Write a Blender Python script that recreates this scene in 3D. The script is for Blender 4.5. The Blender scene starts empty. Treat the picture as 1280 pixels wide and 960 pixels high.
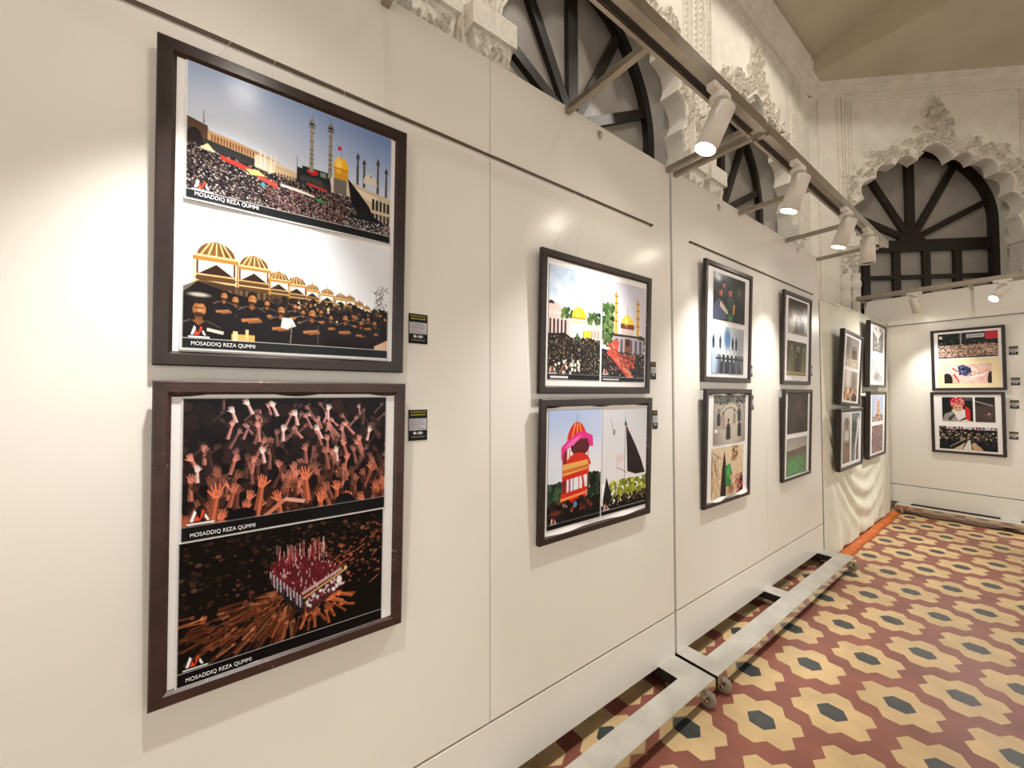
import bpy, bmesh, math, random
import numpy as np
from mathutils import Vector, Matrix
random.seed(7); rng = np.random.default_rng(11)
sc = bpy.context.scene; COL = sc.collection
PI = math.pi

# ------------------------------------------------------------------ helpers
def lin(c):
    a = np.asarray(c, float) / 255.0
    return np.where(a <= 0.04045, a / 12.92, ((a + 0.055) / 1.055) ** 2.4)

def mat(name, rgb, rough=0.5, metal=0.0, spec=0.5, noise=0.0, nscale=8.0, bump=0.0, bscale=40.0, emit=0.0, coat=0.0, dirt=None):
    m = bpy.data.materials.new(name); m.use_nodes = True
    nt = m.node_tree; b = nt.nodes['Principled BSDF']
    c = list(lin(rgb)) + [1]
    b.inputs['Base Color'].default_value = c
    b.inputs['Roughness'].default_value = rough
    b.inputs['Metallic'].default_value = metal
    b.inputs['Specular IOR Level'].default_value = spec
    b.inputs['Coat Weight'].default_value = coat
    b.inputs['Coat Roughness'].default_value = 0.12
    if emit:
        b.inputs['Emission Color'].default_value = c
        b.inputs['Emission Strength'].default_value = emit
    tc = nt.nodes.new('ShaderNodeTexCoord')
    if noise:
        n = nt.nodes.new('ShaderNodeTexNoise'); n.inputs['Scale'].default_value = nscale; n.inputs['Detail'].default_value = 6
        nt.links.new(tc.outputs['Object'], n.inputs['Vector'])
        r = nt.nodes.new('ShaderNodeValToRGB')
        d = dirt if dirt else tuple(max(0, v * (1 - noise)) for v in rgb)
        r.color_ramp.elements[0].position = 0.3; r.color_ramp.elements[1].position = 0.65
        r.color_ramp.elements[0].color = list(lin(d)) + [1]; r.color_ramp.elements[1].color = c
        nt.links.new(n.outputs['Fac'], r.inputs['Fac']); nt.links.new(r.outputs['Color'], b.inputs['Base Color'])
    if bump:
        n2 = nt.nodes.new('ShaderNodeTexNoise'); n2.inputs['Scale'].default_value = bscale; n2.inputs['Detail'].default_value = 4
        bp = nt.nodes.new('ShaderNodeBump'); bp.inputs['Strength'].default_value = bump; bp.inputs['Distance'].default_value = 0.004
        nt.links.new(tc.outputs['Object'], n2.inputs['Vector'])
        nt.links.new(n2.outputs['Fac'], bp.inputs['Height']); nt.links.new(bp.outputs['Normal'], b.inputs['Normal'])
    return m

M = {}
M['board'] = mat('cream_laminate', (236, 232, 223), 0.27, noise=0.025, nscale=1.6, bump=0.03, bscale=5)
M['board_edge'] = mat('board_edge', (58, 52, 46), 0.7)
M['basetop'] = mat('grey_painted_steel', (196, 192, 182), 0.45, noise=0.12, nscale=9)
M['chrome'] = mat('polished_steel', (205, 200, 192), 0.10, metal=1.0)
M['steel'] = mat('brushed_aluminium', (176, 166, 150), 0.32, metal=0.85, noise=0.1, nscale=14)
M['underside'] = mat('steel_painted_shade', (34, 31, 28), 0.6)  # slot shade painted in: inner base faces darkened so they bounce less light
M['slot'] = mat('dark_track_slot', (38, 30, 24), 0.6)
M['white'] = mat('white_lamp_enamel', (224, 216, 204), 0.35)
M['lens'] = mat('lit_lens', (255, 246, 232), 0.3, emit=55.0)
M['lens_off'] = mat('dark_lens', (46, 42, 38), 0.2)
M['wheel'] = mat('grey_rubber', (150, 138, 120), 0.5, noise=0.2, nscale=30)
M['black'] = mat('black_plastic', (25, 22, 20), 0.5)
M['rail'] = mat('rail_metal', (92, 78, 62), 0.4, metal=0.3)
M['wood'] = mat('dark_brown_frame_wood', (66, 40, 33), 0.36, noise=0.35, nscale=24, bump=0.06, bscale=60)
M['wood_dark'] = mat('black_brown_frame_wood', (46, 31, 27), 0.33, noise=0.3, nscale=24, bump=0.05, bscale=60)
def wear(m, rgb, scale, lo):
    nt = m.node_tree; b = nt.nodes['Principled BSDF']; src = b.inputs['Base Color'].links[0].from_socket
    tc = nt.nodes.new('ShaderNodeTexCoord'); n = nt.nodes.new('ShaderNodeTexNoise'); n.inputs['Scale'].default_value = scale; n.inputs['Detail'].default_value = 3
    n2 = nt.nodes.new('ShaderNodeTexNoise'); n2.inputs['Scale'].default_value = 7; mu = nt.nodes.new('ShaderNodeMath'); mu.operation = 'MULTIPLY'
    r = nt.nodes.new('ShaderNodeValToRGB'); r.color_ramp.elements[0].position = lo; r.color_ramp.elements[1].position = lo+.06
    mx = nt.nodes.new('ShaderNodeMixRGB'); mx.inputs['Color2'].default_value = list(lin(rgb))+[1]
    nt.links.new(tc.outputs['Object'], n.inputs['Vector']); nt.links.new(tc.outputs['Object'], n2.inputs['Vector'])
    nt.links.new(n.outputs['Fac'], mu.inputs[0]); nt.links.new(n2.outputs['Fac'], mu.inputs[1]); nt.links.new(mu.outputs[0], r.inputs['Fac'])
    nt.links.new(r.outputs['Color'], mx.inputs['Fac']); nt.links.new(src, mx.inputs['Color1']); nt.links.new(mx.outputs['Color'], b.inputs['Base Color'])
wear(M['wood'], (150, 120, 104), 95, .385); wear(M['wood_dark'], (130, 104, 92), 95, .41)
M['paper'] = mat('white_paper', (240, 238, 236), 0.45)
M['cream_paper'] = mat('cream_paper', (244, 226, 182), 0.5)
M['caption'] = mat('caption_white', (240, 240, 240), 0.5)
M['wire'] = mat('nylon_line', (222, 216, 204), 0.3)
M['hook'] = mat('hook_metal', (190, 178, 160), 0.3, metal=0.7)
M['stucco'] = mat('white_stucco', (238, 232, 220), 0.75, noise=0.06, nscale=5, bump=0.12, bscale=60)
M['relief'] = mat('carved_stucco', (240, 234, 222), 0.7, noise=0.10, nscale=30, bump=0.1, bscale=90)
M['ceil'] = mat('ceiling_plaster', (206, 196, 174), 0.85, noise=0.06, nscale=2)
M['joinery'] = mat('black_stained_teak', (30, 22, 19), 0.38, noise=0.3, nscale=20)
M['pane'] = mat('frosted_window_glass', (152, 147, 138), 0.38, noise=0.08, nscale=3)
M['drape'] = mat('cream_green_cloth', (232, 228, 210), 0.85, noise=0.05, nscale=4, bump=0.08, bscale=200)
M['hem'] = mat('orange_cloth', (226, 118, 48), 0.75, noise=0.2, nscale=16)
M['red'] = mat('red_cement_tile', (160, 96, 80), 0.42, noise=0.16, nscale=5)
M['yellow'] = mat('yellow_cement_tile', (231, 199, 148), 0.42, noise=0.10, nscale=6)
M['blue'] = mat('slate_cement_tile', (74, 78, 78), 0.4, noise=0.2, nscale=12)
M['greystrip'] = mat('grey_stone_strip', (168, 158, 146), 0.6, noise=0.15, nscale=10)

def attr_mat(name, rough, coat):
    m = bpy.data.materials.new(name); m.use_nodes = True
    nt = m.node_tree; b = nt.nodes['Principled BSDF']
    a = nt.nodes.new('ShaderNodeAttribute'); a.attribute_name = 'ink'
    nt.links.new(a.outputs['Color'], b.inputs['Base Color'])
    b.inputs['Roughness'].default_value = rough; b.inputs['Coat Weight'].default_value = coat; b.inputs['Specular IOR Level'].default_value = 0.16
    return m
M['print'] = attr_mat('glossy_photo_ink', 0.22, 0.0)
M['card'] = attr_mat('printed_card_ink', 0.5, 0.0)

class MB:
    def __init__(s): s.bm = bmesh.new()
    def box(s, a, b, mi=0, M4=None):
        x0, y0, z0 = a; x1, y1, z1 = b
        v = [s.bm.verts.new(p) for p in ((x0,y0,z0),(x1,y0,z0),(x1,y1,z0),(x0,y1,z0),(x0,y0,z1),(x1,y0,z1),(x1,y1,z1),(x0,y1,z1))]
        if M4: 
            for q in v: q.co = M4 @ q.co
        for f in ((3,2,1,0),(4,5,6,7),(0,1,5,4),(1,2,6,5),(2,3,7,6),(3,0,4,7)):
            fc = s.bm.faces.new([v[i] for i in f]); fc.material_index = mi
        return s
    def bar(s, p, q, w, h, up=(0,0,1), mi=0):
        p = Vector(p); q = Vector(q); d = (q - p).normalized()
        u = Vector(up); r = d.cross(u)
        if r.length < 1e-6: r = d.cross(Vector((1,0,0)))
        r.normalize(); u = r.cross(d)
        vs = []
        for c in (p, q):
            for a, b in ((-1,-1),(1,-1),(1,1),(-1,1)): vs.append(s.bm.verts.new(c + r*(a*w/2) + u*(b*h/2)))
        for f in ((0,1,2,3),(7,6,5,4),(0,4,5,1),(1,5,6,2),(2,6,7,3),(3,7,4,0)):
            fc = s.bm.faces.new([vs[i] for i in f]); fc.material_index = mi
        return s
    def tube(s, pts, r, n=8, mi=0, cap=True):
        pts = [Vector(p) for p in pts]; rings = []
        rr = r if hasattr(r, '__len__') else [r]*len(pts)
        pu = None
        for i, p in enumerate(pts):
            d = (pts[min(i+1, len(pts)-1)] - pts[max(i-1, 0)]).normalized()
            if pu is None:
                pu = d.cross(Vector((0,0,1)))
                if pu.length < 1e-4: pu = d.cross(Vector((1,0,0)))
            pu = (pu - d*pu.dot(d)).normalized(); w = d.cross(pu)
            rings.append([s.bm.verts.new(p + (pu*math.cos(2*PI*k/n) + w*math.sin(2*PI*k/n))*rr[i]) for k in range(n)])
        for a, b in zip(rings, rings[1:]):
            for k in range(n):
                f = s.bm.faces.new((a[k], a[(k+1)%n], b[(k+1)%n], b[k])); f.material_index = mi; f.smooth = True
        if cap:
            f = s.bm.faces.new(rings[0][::-1]); f.material_index = mi
            f = s.bm.faces.new(rings[-1]); f.material_index = mi
        return s
    def lathe(s, prof, axis_o, axis_d, n=24, mi=0):
        o = Vector(axis_o); d = Vector(axis_d).normalized()
        u = d.cross(Vector((0,1,0)));  u = u if u.length > 1e-3 else d.cross(Vector((1,0,0))); u.normalize(); w = d.cross(u)
        rings = []
        for (r, t) in prof:
            c = o + d*t
            rings.append([s.bm.verts.new(c + (u*math.cos(2*PI*k/n)+w*math.sin(2*PI*k/n))*max(r,1e-4)) for k in range(n)])
        for a, b in zip(rings, rings[1:]):
            for k in range(n):
                f = s.bm.faces.new((a[k], a[(k+1)%n], b[(k+1)%n], b[k])); f.material_index = mi; f.smooth = True
        return s
    def prism(s, outer, holes, mp, depth_a, depth_b, mi=0, inner_mi=None):
        """outline with holes in (s,z), mapped by mp(s,z,t), extruded from t=depth_a to depth_b"""
        bm = s.bm; loops = [outer] + list(holes); all_e = []; la = []; lb = []
        for L in loops:
            va = [bm.verts.new((p[0], p[1], 0)) for p in L]; la.append(va)
            for i in range(len(va)): all_e.append(bm.edges.new((va[i], va[(i+1)%len(va)])))
        before = set(bm.faces)
        bmesh.ops.triangle_fill(bm, use_beauty=True, use_dissolve=False, edges=all_e)
        newf = [f for f in bm.faces if f not in before]
        vmap = {}
        for L in la:
            for v in L: vmap[v] = bm.verts.new(mp(v.co.x, v.co.y, depth_b))
        for f in newf:
            f.material_index = mi
            g = bm.faces.new([vmap[v] for v in reversed(f.verts)]); g.material_index = mi
        for i, L in enumerate(la):
            for k in range(len(L)):
                a, b = L[k], L[(k+1)%len(L)]
                f = bm.faces.new((a, b, vmap[b], vmap[a])); f.material_index = mi if (i == 0 or inner_mi is None) else inner_mi
        for L in la:
            for v in L: v.co = mp(v.co.x, v.co.y, depth_a)
        return s
    def build(s, name, mats, parent=None, smooth=False, bevel=0.0, loc=None):
        bm = s.bm
        bmesh.ops.recalc_face_normals(bm, faces=bm.faces[:])
        me = bpy.data.meshes.new(name); bm.to_mesh(me); bm.free()
        for m in (mats if isinstance(mats, (list, tuple)) else [mats]): me.materials.append(m)
        if smooth:
            for p in me.polygons: p.use_smooth = True
        o = bpy.data.objects.new(name, me); COL.objects.link(o)
        if parent: o.parent = parent
        if loc: o.location = loc
        if bevel:
            md = o.modifiers.new('bevel', 'BEVEL'); md.width = bevel; md.segments = 2; md.limit_method = 'ANGLE'; md.angle_limit = 0.7
        return o

def empty(name, loc, rot=(0,0,0)):
    o = bpy.data.objects.new(name, None); COL.objects.link(o); o.location = loc; o.rotation_euler = rot
    o.empty_display_size = 0.05
    return o
def tag(o, label, cat, group=None):
    o['label'] = label; o['category'] = cat
    if group: o['group'] = group
    return o
def struct(o, label=None):
    o['kind'] = 'structure'
    if label: o['label'] = label
    return o

# ------------------------------------------------------------------ print painter (colour per mesh vertex)
class Cv:
    """small canvas in units w x h (y down); painted colours become the ink of a printed sheet"""
    def __init__(s, w, h, n, bg=(255,255,255)):
        s.w, s.h = w, h; s.k = 2*n/w
        s.W, s.H = int(2*n), int(round(2*n*h/w/2))*2
        s.a = np.empty((s.H, s.W, 3)); s.a[:] = bg
        yy, xx = np.mgrid[0:s.H, 0:s.W]; s.X = (xx+.5)/s.k; s.Y = (yy+.5)/s.k
    def _win(s, x0, y0, x1, y1):
        k = s.k
        return max(0,int(x0*k)-1), max(0,int(y0*k)-1), min(s.W,int(x1*k)+2), min(s.H,int(y1*k)+2)
    def _mix(s, w, m, col, a):
        x0, y0, x1, y1 = w; A = s.a[y0:y1, x0:x1]; mm = (m*a)[..., None]
        A[:] = A*(1-mm) + np.asarray(col, float)*mm
    def poly(s, pts, col, a=1.0):
        xs = [p[0] for p in pts]; ys = [p[1] for p in pts]
        w = s._win(min(xs), min(ys), max(xs), max(ys)); x0,y0,x1,y1 = w
        if x1 <= x0 or y1 <= y0: return
        X = s.X[y0:y1,x0:x1]; Y = s.Y[y0:y1,x0:x1]; m = np.zeros(X.shape, bool)
        for (ax,ay),(bx,by) in zip(pts, pts[1:]+pts[:1]):
            if ay == by: continue
            c = ((ay > Y) != (by > Y)) & (X < (bx-ax)*(Y-ay)/(by-ay)+ax); m ^= c
        s._mix(w, m.astype(float), col, a)
    def rect(s, x0, y0, x1, y1, col, a=1.0): s.poly([(x0,y0),(x1,y0),(x1,y1),(x0,y1)], col, a)
    def ell(s, cx, cy, rx, ry, col, a=1.0, soft=0.0, top=False):
        e = 1+soft; w = s._win(cx-rx*e, cy-ry*e, cx+rx*e, cy+ry*e); x0,y0,x1,y1 = w
        if x1 <= x0 or y1 <= y0: return
        d = np.hypot((s.X[y0:y1,x0:x1]-cx)/rx, (s.Y[y0:y1,x0:x1]-cy)/ry)
        m = (d < 1).astype(float) if not soft else np.clip((1+soft-d)/(2*soft), 0, 1)
        if top: m = m*(s.Y[y0:y1,x0:x1] <= cy)
        s._mix(w, m, col, a)
    def line(s, x0, y0, x1, y1, w0, col, w1=None, a=1.0):
        w1 = w0 if w1 is None else w1; dx, dy = x1-x0, y1-y0; L = math.hypot(dx,dy) or 1; nx, ny = -dy/L/2, dx/L/2
        s.poly([(x0+nx*w0,y0+ny*w0),(x1+nx*w1,y1+ny*w1),(x1-nx*w1,y1-ny*w1),(x0-nx*w0,y0-ny*w0)], col, a)
    def grad(s, y0, y1, c0, c1, x0=0, x1=None):
        w = s._win(x0, y0, s.w if x1 is None else x1, y1); a,b,c,d = w
        t = np.clip((s.Y[b:d,a:c]-y0)/(y1-y0), 0, 1)[...,None]
        s.a[b:d,a:c] = np.asarray(c0,float)*(1-t)+np.asarray(c1,float)*t
    def clouds(s, y0, y1, col, amt, sc=12, x0=0, x1=None):
        w = s._win(x0, y0, s.w if x1 is None else x1, y1); a,b,c,d = w
        X = s.X[b:d,a:c]; Y = s.Y[b:d,a:c]; f = np.zeros(X.shape)
        for o in range(4):
            k = 2**o/sc; p = rng.uniform(0, 6.28, 4)
            f += (np.sin(X*k*3+p[0]+2*np.sin(Y*k*2+p[1]))*np.cos(Y*k*4+p[2]+1.5*np.sin(X*k*2+p[3])))/(o+1.4)
        s._mix(w, np.clip(f*.5+.4, 0, 1), col, amt)
    def specks(s, n, fx, cols, r0, r1, asp=1.0, a=1.0):
        for _ in range(n):
            x, y = fx()
            r = rng.uniform(r0, r1); c = np.array(cols[rng.integers(len(cols))], float)*rng.uniform(.75,1.15)
            s.ell(x, y, r, r*asp, np.clip(c,0,255), a)
    def band(s, hh, dark=(28,28,28), logo=True, lw=9, rule=True):
        y = s.h-hh; s.rect(0, y, s.w, s.h, dark)
        if rule: s.rect(0, y-.35, s.w, y+.1, (215,215,215), .8)
        if logo: s.logo(s.w*.03, y-hh*.35, lw)
    def logo(s, x, y, w):
        h = w*.75
        s.poly([(x,y),(x+w*.22,y-h),(x+w*.34,y-h*.75),(x+w*.16,y)], (245,245,245))
        s.poly([(x+w*.22,y),(x+w*.36,y-h*.55),(x+w*.5,y-h*.15),(x+w*.64,y-h),(x+w*.76,y-h*.8),(x+w*.52,y),(x+w*.4,y)], (226,74,44))
        s.poly([(x+w*.8,y-h*.6),(x+w,y),(x+w*.86,y),(x+w*.74,y-h*.35)], (245,245,245))
        s.rect(x-w*.15, y+h*.12, x+w*1.25, y+h*.28, (225,225,225))
    def out(s):
        a = s.a; d = (a[0::2,0::2]+a[1::2,0::2]+a[0::2,1::2]+a[1::2,1::2])/4
        return np.clip(d, 0, 255)

U = rng.uniform
BLK = [(24,22,22),(36,32,32),(46,40,38)]
SKIN = [(150,98,72),(120,74,52),(180,128,98)]
def crowd_fn(x0, x1, y0, y1, p=1.0):
    return lambda: (U(x0,x1), y0+(y1-y0)*U(0,1)**p)

def minaret(c, x, y0, y1, w, col, dk):
    c.line(x, y1, x, y0+(y1-y0)*.16, w, col, w*.7)
    for t in (.16,.2): c.rect(x-w*.75, y0+(y1-y0)*t, x+w*.75, y0+(y1-y0)*(t+.022), dk)
    c.rect(x-w*.5, y0+(y1-y0)*.1, x+w*.5, y0+(y1-y0)*.17, dk)
    c.ell(x, y0+(y1-y0)*.1, w*.45, (y1-y0)*.035, col)
    c.line(x, y0+(y1-y0)*.1, x, y0, .5, dk, .2)
    for t in (.3,.45,.6,.68,.76,.84): c.rect(x-w*.45, y0+(y1-y0)*t, x+w*.45, y0+(y1-y0)*(t+.018), dk, .7)

def p_shrine(n):
    c = Cv(152, 100, n); c.grad(0, 62, (122,145,188), (212,220,234))
    c.ell(10, 45, 90, 50, (226,231,240), .55, soft=.7); c.ell(150, 0, 70, 40, (98,120,168), .5, soft=.8)
    # left buildings
    c.poly([(0,40),(12,43),(13,62),(0,62)], (88,66,54)); c.ell(4,60,6,13,(40,34,34)); c.line(9.5,42,9.5,32,.7,(90,80,76),.3)
    c.poly([(12,46),(28,48),(44,51),(60,55),(60,64),(12,62)], (196,158,116))
    for i in range(16):
        x = 14+i*1.9; c.rect(x, 48.5+i*.24, x+1, 53.5+i*.2, (120,72,46))
    c.poly([(10,53),(48,58),(48,66),(10,62)], (50,50,50)); c.poly([(42,53),(58,55),(70,58),(70,68),(42,66)], (222,204,176))
    for x in (46,49,53,56): c.line(x,64,x,49,1.1,(236,228,212))
    c.poly([(56,57),(74,59),(74,70),(56,68)], (206,182,148))
    for i in range(8): c.rect(56+i*2.1,63,57.2+i*2.1,68,(84,66,50))
    # stage with banners
    c.poly([(72,53),(98,55),(100,70),(72,70)], (40,42,46)); c.rect(76,51,97,57,(30,50,46)); c.ell(84,54,4.4,2.4,(206,40,46)); c.rect(90,52,95,56,(120,136,130))
    for i in range(24): c.rect(U(73,97),U(58,69),U(73,97)*0+U(74,98),U(59,70),(U(50,90),)*3,.35)
    minaret(c, 83, 6, 54, 3.2, (150,142,128), (70,64,60)); minaret(c, 98, 3, 55, 3.4, (140,132,118), (62,56,54))
    c.line(72,70,72,44,.5,(60,56,56))
    # gold dome
    c.rect(101,44,113,54,(206,150,40)); c.ell(107,43,6.4,9.5,(232,176,44),top=True); c.ell(105,41,2.4,6,(250,220,120),.7,soft=.5)
    c.rect(100.6,43,113.4,44.6,(196,134,32)); c.line(107,34,107,25,.4,(110,90,50)); c.poly([(104,24.5),(107,24),(107,27.4),(104,27.4)],(200,26,60))
    c.poly([(99,53),(116,53),(118,66),(99,66)], (110,104,98)); c.rect(99,53,101,68,(210,200,182))
    for x,y0,y1 in ((121.5,23,53),(127.3,27,54),(140,22,57),(148,28,60)): minaret(c,x,y0,y1,2.3,(84,76,74),(48,42,44))
    c.ell(133,50,6.5,10,(208,198,186),top=True); c.ell(133.6,42,.8,.8,(60,50,50))
    c.poly([(112,52),(152,58),(152,82),(112,70)], (196,182,156)); c.poly([(118,56),(140,60),(140,66),(118,62)],(222,208,180))
    for i in range(5):
        x=135+i*3.5; c.rect(x,63+i*.3,x+2.2,72,(44,40,42)); c.ell(x+1.1,63+i*.3,1.1,1.4,(44,40,42)); c.rect(x,75,x+2.4,84,(60,54,52))
    # crowd
    top = [(0,58),(30,62),(60,66),(95,67),(118,66),(130,76),(152,84)]
    c.poly(top+[(152,100),(0,100)], (44,40,42))
    def ty(x):
        for (a,b),(d,e) in zip(top,top[1:]):
            if a<=x<=d: return b+(e-b)*(x-a)/(d-a)
        return 84
    def f():
        x = U(0,152); t = ty(x); return x, t+(95-t)*U(0,1)
    c.specks(2600, f, [(30,28,30),(52,46,48),(24,22,26),(70,60,60)], .6, 1.2)
    c.specks(1700, f, [(206,190,184),(176,146,136),(226,218,216),(140,104,94)], .22, .5)
    c.specks(420, lambda:(U(50,112), 70+24*U(0,1)), [(190,128,122),(160,100,96)], .3, .5)
    c.poly([(20,62),(34,64.5),(46,67.5),(46,70.5),(34,68),(20,65)],(216,58,48)); c.poly([(44,69),(58,72.5),(58,76),(44,72)],(228,78,66))
    c.poly([(36,67),(44,65.5),(50,69),(40,70.5)],(224,196,120)); c.poly([(7,61),(12,56),(17,61.5)],(236,220,170)); c.poly([(60,71),(74,72),(86,74),(86,75.5),(60,73)],(230,220,216))
    c.poly([(80,64),(96,66),(96,68),(80,66)],(206,60,66)); c.poly([(86,76),(92,75.5),(95,78),(88,78)],(70,140,92)); c.ell(48,76,1.4,2,(60,150,170))
    c.poly([(113,50),(123,60),(132,70),(140,86),(136,90),(124,82),(116,70)], (26,26,32)); c.poly([(124,70),(146,84),(140,94),(120,90)],(30,30,36))
    c.poly([(118,80),(128,84),(122,92),(112,88)],(26,26,30))
    c.specks(200, crowd_fn(110,152,84,94), [(210,200,196),(150,150,150)], .3, .6)
    c.band(6.5, (32,34,36)); return c

def p_domes(n):
    c = Cv(150, 100, n); c.grad(0, 100, (232,237,245), (246,246,246)); c.ell(120,30,60,50,(214,218,226),.5,soft=.7)
    for _ in range(90):
        x=U(138,150);y=U(36,66); c.line(x,y,x+U(-4,4),y+U(-4,4),.4,(70,56,50))
    ds = [(138,56,3),(131,54,3.5),(124,51,4.6),(116,47,5.2),(108,46.5,5.6),(97,44,6.2),(85,42,6.2),(73,38,8),(60,36,8.4),(43,27,11.5),(19,22,14)]
    for (x,y,r) in ds:
        g = (166,116,54); l = (236,204,146); k = (50,33,22); h = r*.85
        c.rect(x-r*.85,y+h*.9,x+r*.85,y+h*4.2,(84,56,32))
        c.ell(x,y+h*.95,r*.84,h*.95,(104,70,36),top=True); c.ell(x-r*.2,y+h*.7,r*.4,h*.5,(140,98,52),.6,soft=.6)
        for t in (-.8,-.42,0,.42,.8): c.line(x+r*t*.9,y+h*.95,x+r*t*.34,y+h*.06,r*.06,l)
        c.line(x,y,x,y-r*.45,.5,(120,90,50),.2)
        c.rect(x-r,y+h*.85,x+r,y+h*1.2,g); c.rect(x-r,y+h*.85,x+r,y+h*.95,l)
        c.poly([(x-r*.75,y+h*1.2),(x+r*.75,y+h*1.2),(x+r*.75,y+h*2),(x-r*.75,y+h*2)],(240,236,228))
        c.poly([(x-r*.75,y+h*2),(x,y+h*1.35),(x+r*.75,y+h*2)],k)
        for i in range(4): c.rect(x-r*.92,y+h*(2+i*.2),x+r*.92,y+h*(2.1+i*.2),(206,172,120) if i%2==0 else (90,62,36))
        for i in range(5): c.rect(x-r*.8+i*r*.34,y+h*2.85,x-r*.66+i*r*.34,y+h*4,(226,200,160)); c.rect(x-r*.62+i*r*.34,y+h*2.9,x-r*.5+i*r*.34,y+h*4,k)
        c.line(x-r*.95,y+h*1.2,x-r*.95,y+h*4,r*.1,l); c.line(x+r*.95,y+h*1.2,x+r*.95,y+h*4,r*.1,g)
    c.poly([(0,56),(10,50),(60,56),(100,58),(150,60),(150,70),(0,70)],(58,42,30),.75)
    c.poly([(0,60),(8,52),(30,58),(60,62),(100,62),(128,60),(150,58),(150,100),(0,100)], (26,22,22))
    c.specks(130, crowd_fn(58,150,57,72), [(40,32,30),(56,42,36),(30,26,26)], 1.4, 2.6, 1.2)
    c.specks(50, crowd_fn(70,150,58,72), [(176,120,70),(140,92,56),(220,196,160)], .5, 1.1, 1.3)
    def man(x, y, r, tilt=0, arms=True):
        sk = (172,112,66)
        c.poly([(x-r*2.6,y+r*7),(x-r*2.4,y+r*2.4),(x-r*.8,y+r*1.4),(x+r*.8,y+r*1.4),(x+r*2.4,y+r*2.4),(x+r*2.7,y+r*7)], (28,25,27))
        c.line(x-r*2.2,y+r*2.2,x-r*.8,y+r*1.45,.5,(120,110,104)); c.line(x+r*2.2,y+r*2.2,x+r*.8,y+r*1.45,.5,(90,84,80))
        c.rect(x-r*.36,y+r*.5,x+r*.36,y+r*1.6,(118,74,42)); c.poly([(x-r*.7,y+r*1.45),(x,y+r*2.1),(x+r*.7,y+r*1.45)],(128,82,48))
        c.ell(x,y-r*.2,r*.80,r*1.02,(26,19,16)); c.ell(x+r*.05,y+r*.18,r*.66,r*.86,(150,96,56)); c.ell(x+r*.22,y+r*.1,r*.36,r*.6,(188,130,84),.8,soft=.5)
        c.ell(x,y+r*.78,r*.52,r*.30,(44,30,22),.85); c.rect(x-r*.5,y-r*.08,x+r*.5,y+r*.06,(70,44,28),.8); c.ell(x+r*.05,y+r*.34,r*.13,r*.2,(206,150,104),.7); c.rect(x-r*.3,y+r*.52,x+r*.3,y+r*.6,(70,42,28),.8)
        if arms: c.line(x-r*1.6,y+r*4.1,x+r*1.2,y+r*3.6,r*.6,sk,r*.5); c.line(x+r*1.6,y+r*3.9,x-r*.6,y+r*4.3,r*.55,(140,88,52))
    for a in ((100,68,2.4),(126,70,2.8),(119,65,2.2),(138,69,2.6),(72,62,2.4),(78,66,2.2),(31,62,3.2),(24,60,3),(52,62,2.6),(92,64,2.2),(132,66,2.2)): man(*a)
    man(112,67,3.2); man(85,66,4.0); man(42,60,4.2); man(62,66,3.8)
    c.poly([(63,72),(70,72),(73,78),(66,81),(62,80)], (236,232,226))
    man(9,71,6.0,arms=False); c.ell(9,63.5,6.4,4.4,(30,26,24)); c.ell(9,61.4,6.2,1.5,(196,188,178),.85,soft=.4)
    c.rect(29,88,44,95,(208,160,92)); c.rect(30,86,33,95,(236,206,150)); c.rect(38,84,40,92,(226,190,130)); c.line(14,86,24,88,2.2,(236,214,190))
    c.poly([(138,90),(150,84),(150,96),(138,96)],(206,170,140)); c.line(90,76,90,94,.5,(110,104,100)); c.line(70,76,69,94,.6,(140,130,120))
    c.band(7, (34,36,38)); return c

def arm(c, x, y, ang, L, w, col, fingers=True, dim=1.0):
    col = np.array(col,float)*dim; dx, dy = math.cos(ang), math.sin(ang)
    hx, hy = x+dx*L, y+dy*L
    c.line(x, y, hx, hy, w*1.25, np.clip(col*.72,0,255), w*.8); c.line(x-dy*w*.2, y+dx*w*.2, hx-dy*w*.15, hy+dx*w*.15, w*.45, np.clip(col*1.02,0,255), w*.3)
    hc = np.clip(col*1.12+6, 0, 255)
    nx, ny = -dy, dx
    q = lambda a, b: (hx+dx*a*w+nx*b*w, hy+dy*a*w+ny*b*w)
    c.poly([q(-.1,-.42), q(.5,-.62), q(1.15,-.58), q(1.2,.55), q(.5,.62), q(-.1,.42)], hc)
    c.poly([q(.25,-.1), q(1.0,-.4), q(1.0,.3), q(.4,.4)], np.clip(hc*.86,0,255))
    if fingers:
        sp = U(.05,.22); bend = U(-.2,.2)
        for k in range(4):
            b = (k-1.5)*.34; a = ang+(k-1.5)*sp+bend; l = w*(1.15,1.35,1.3,1.0)[k]*U(.8,1.05)
            x0, y0 = q(1.05, b); c.line(x0, y0, x0+math.cos(a)*l, y0+math.sin(a)*l, w*.30, hc if k % 2 else np.clip(hc*.9,0,255), w*.20)
        sg = random.choice((-1,1)); x0, y0 = q(.35, sg*.5); a = ang+sg*.75
        c.line(x0, y0, x0+math.cos(a)*w*1.1, y0+math.sin(a)*w*1.1, w*.34, hc, w*.22)

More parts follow.
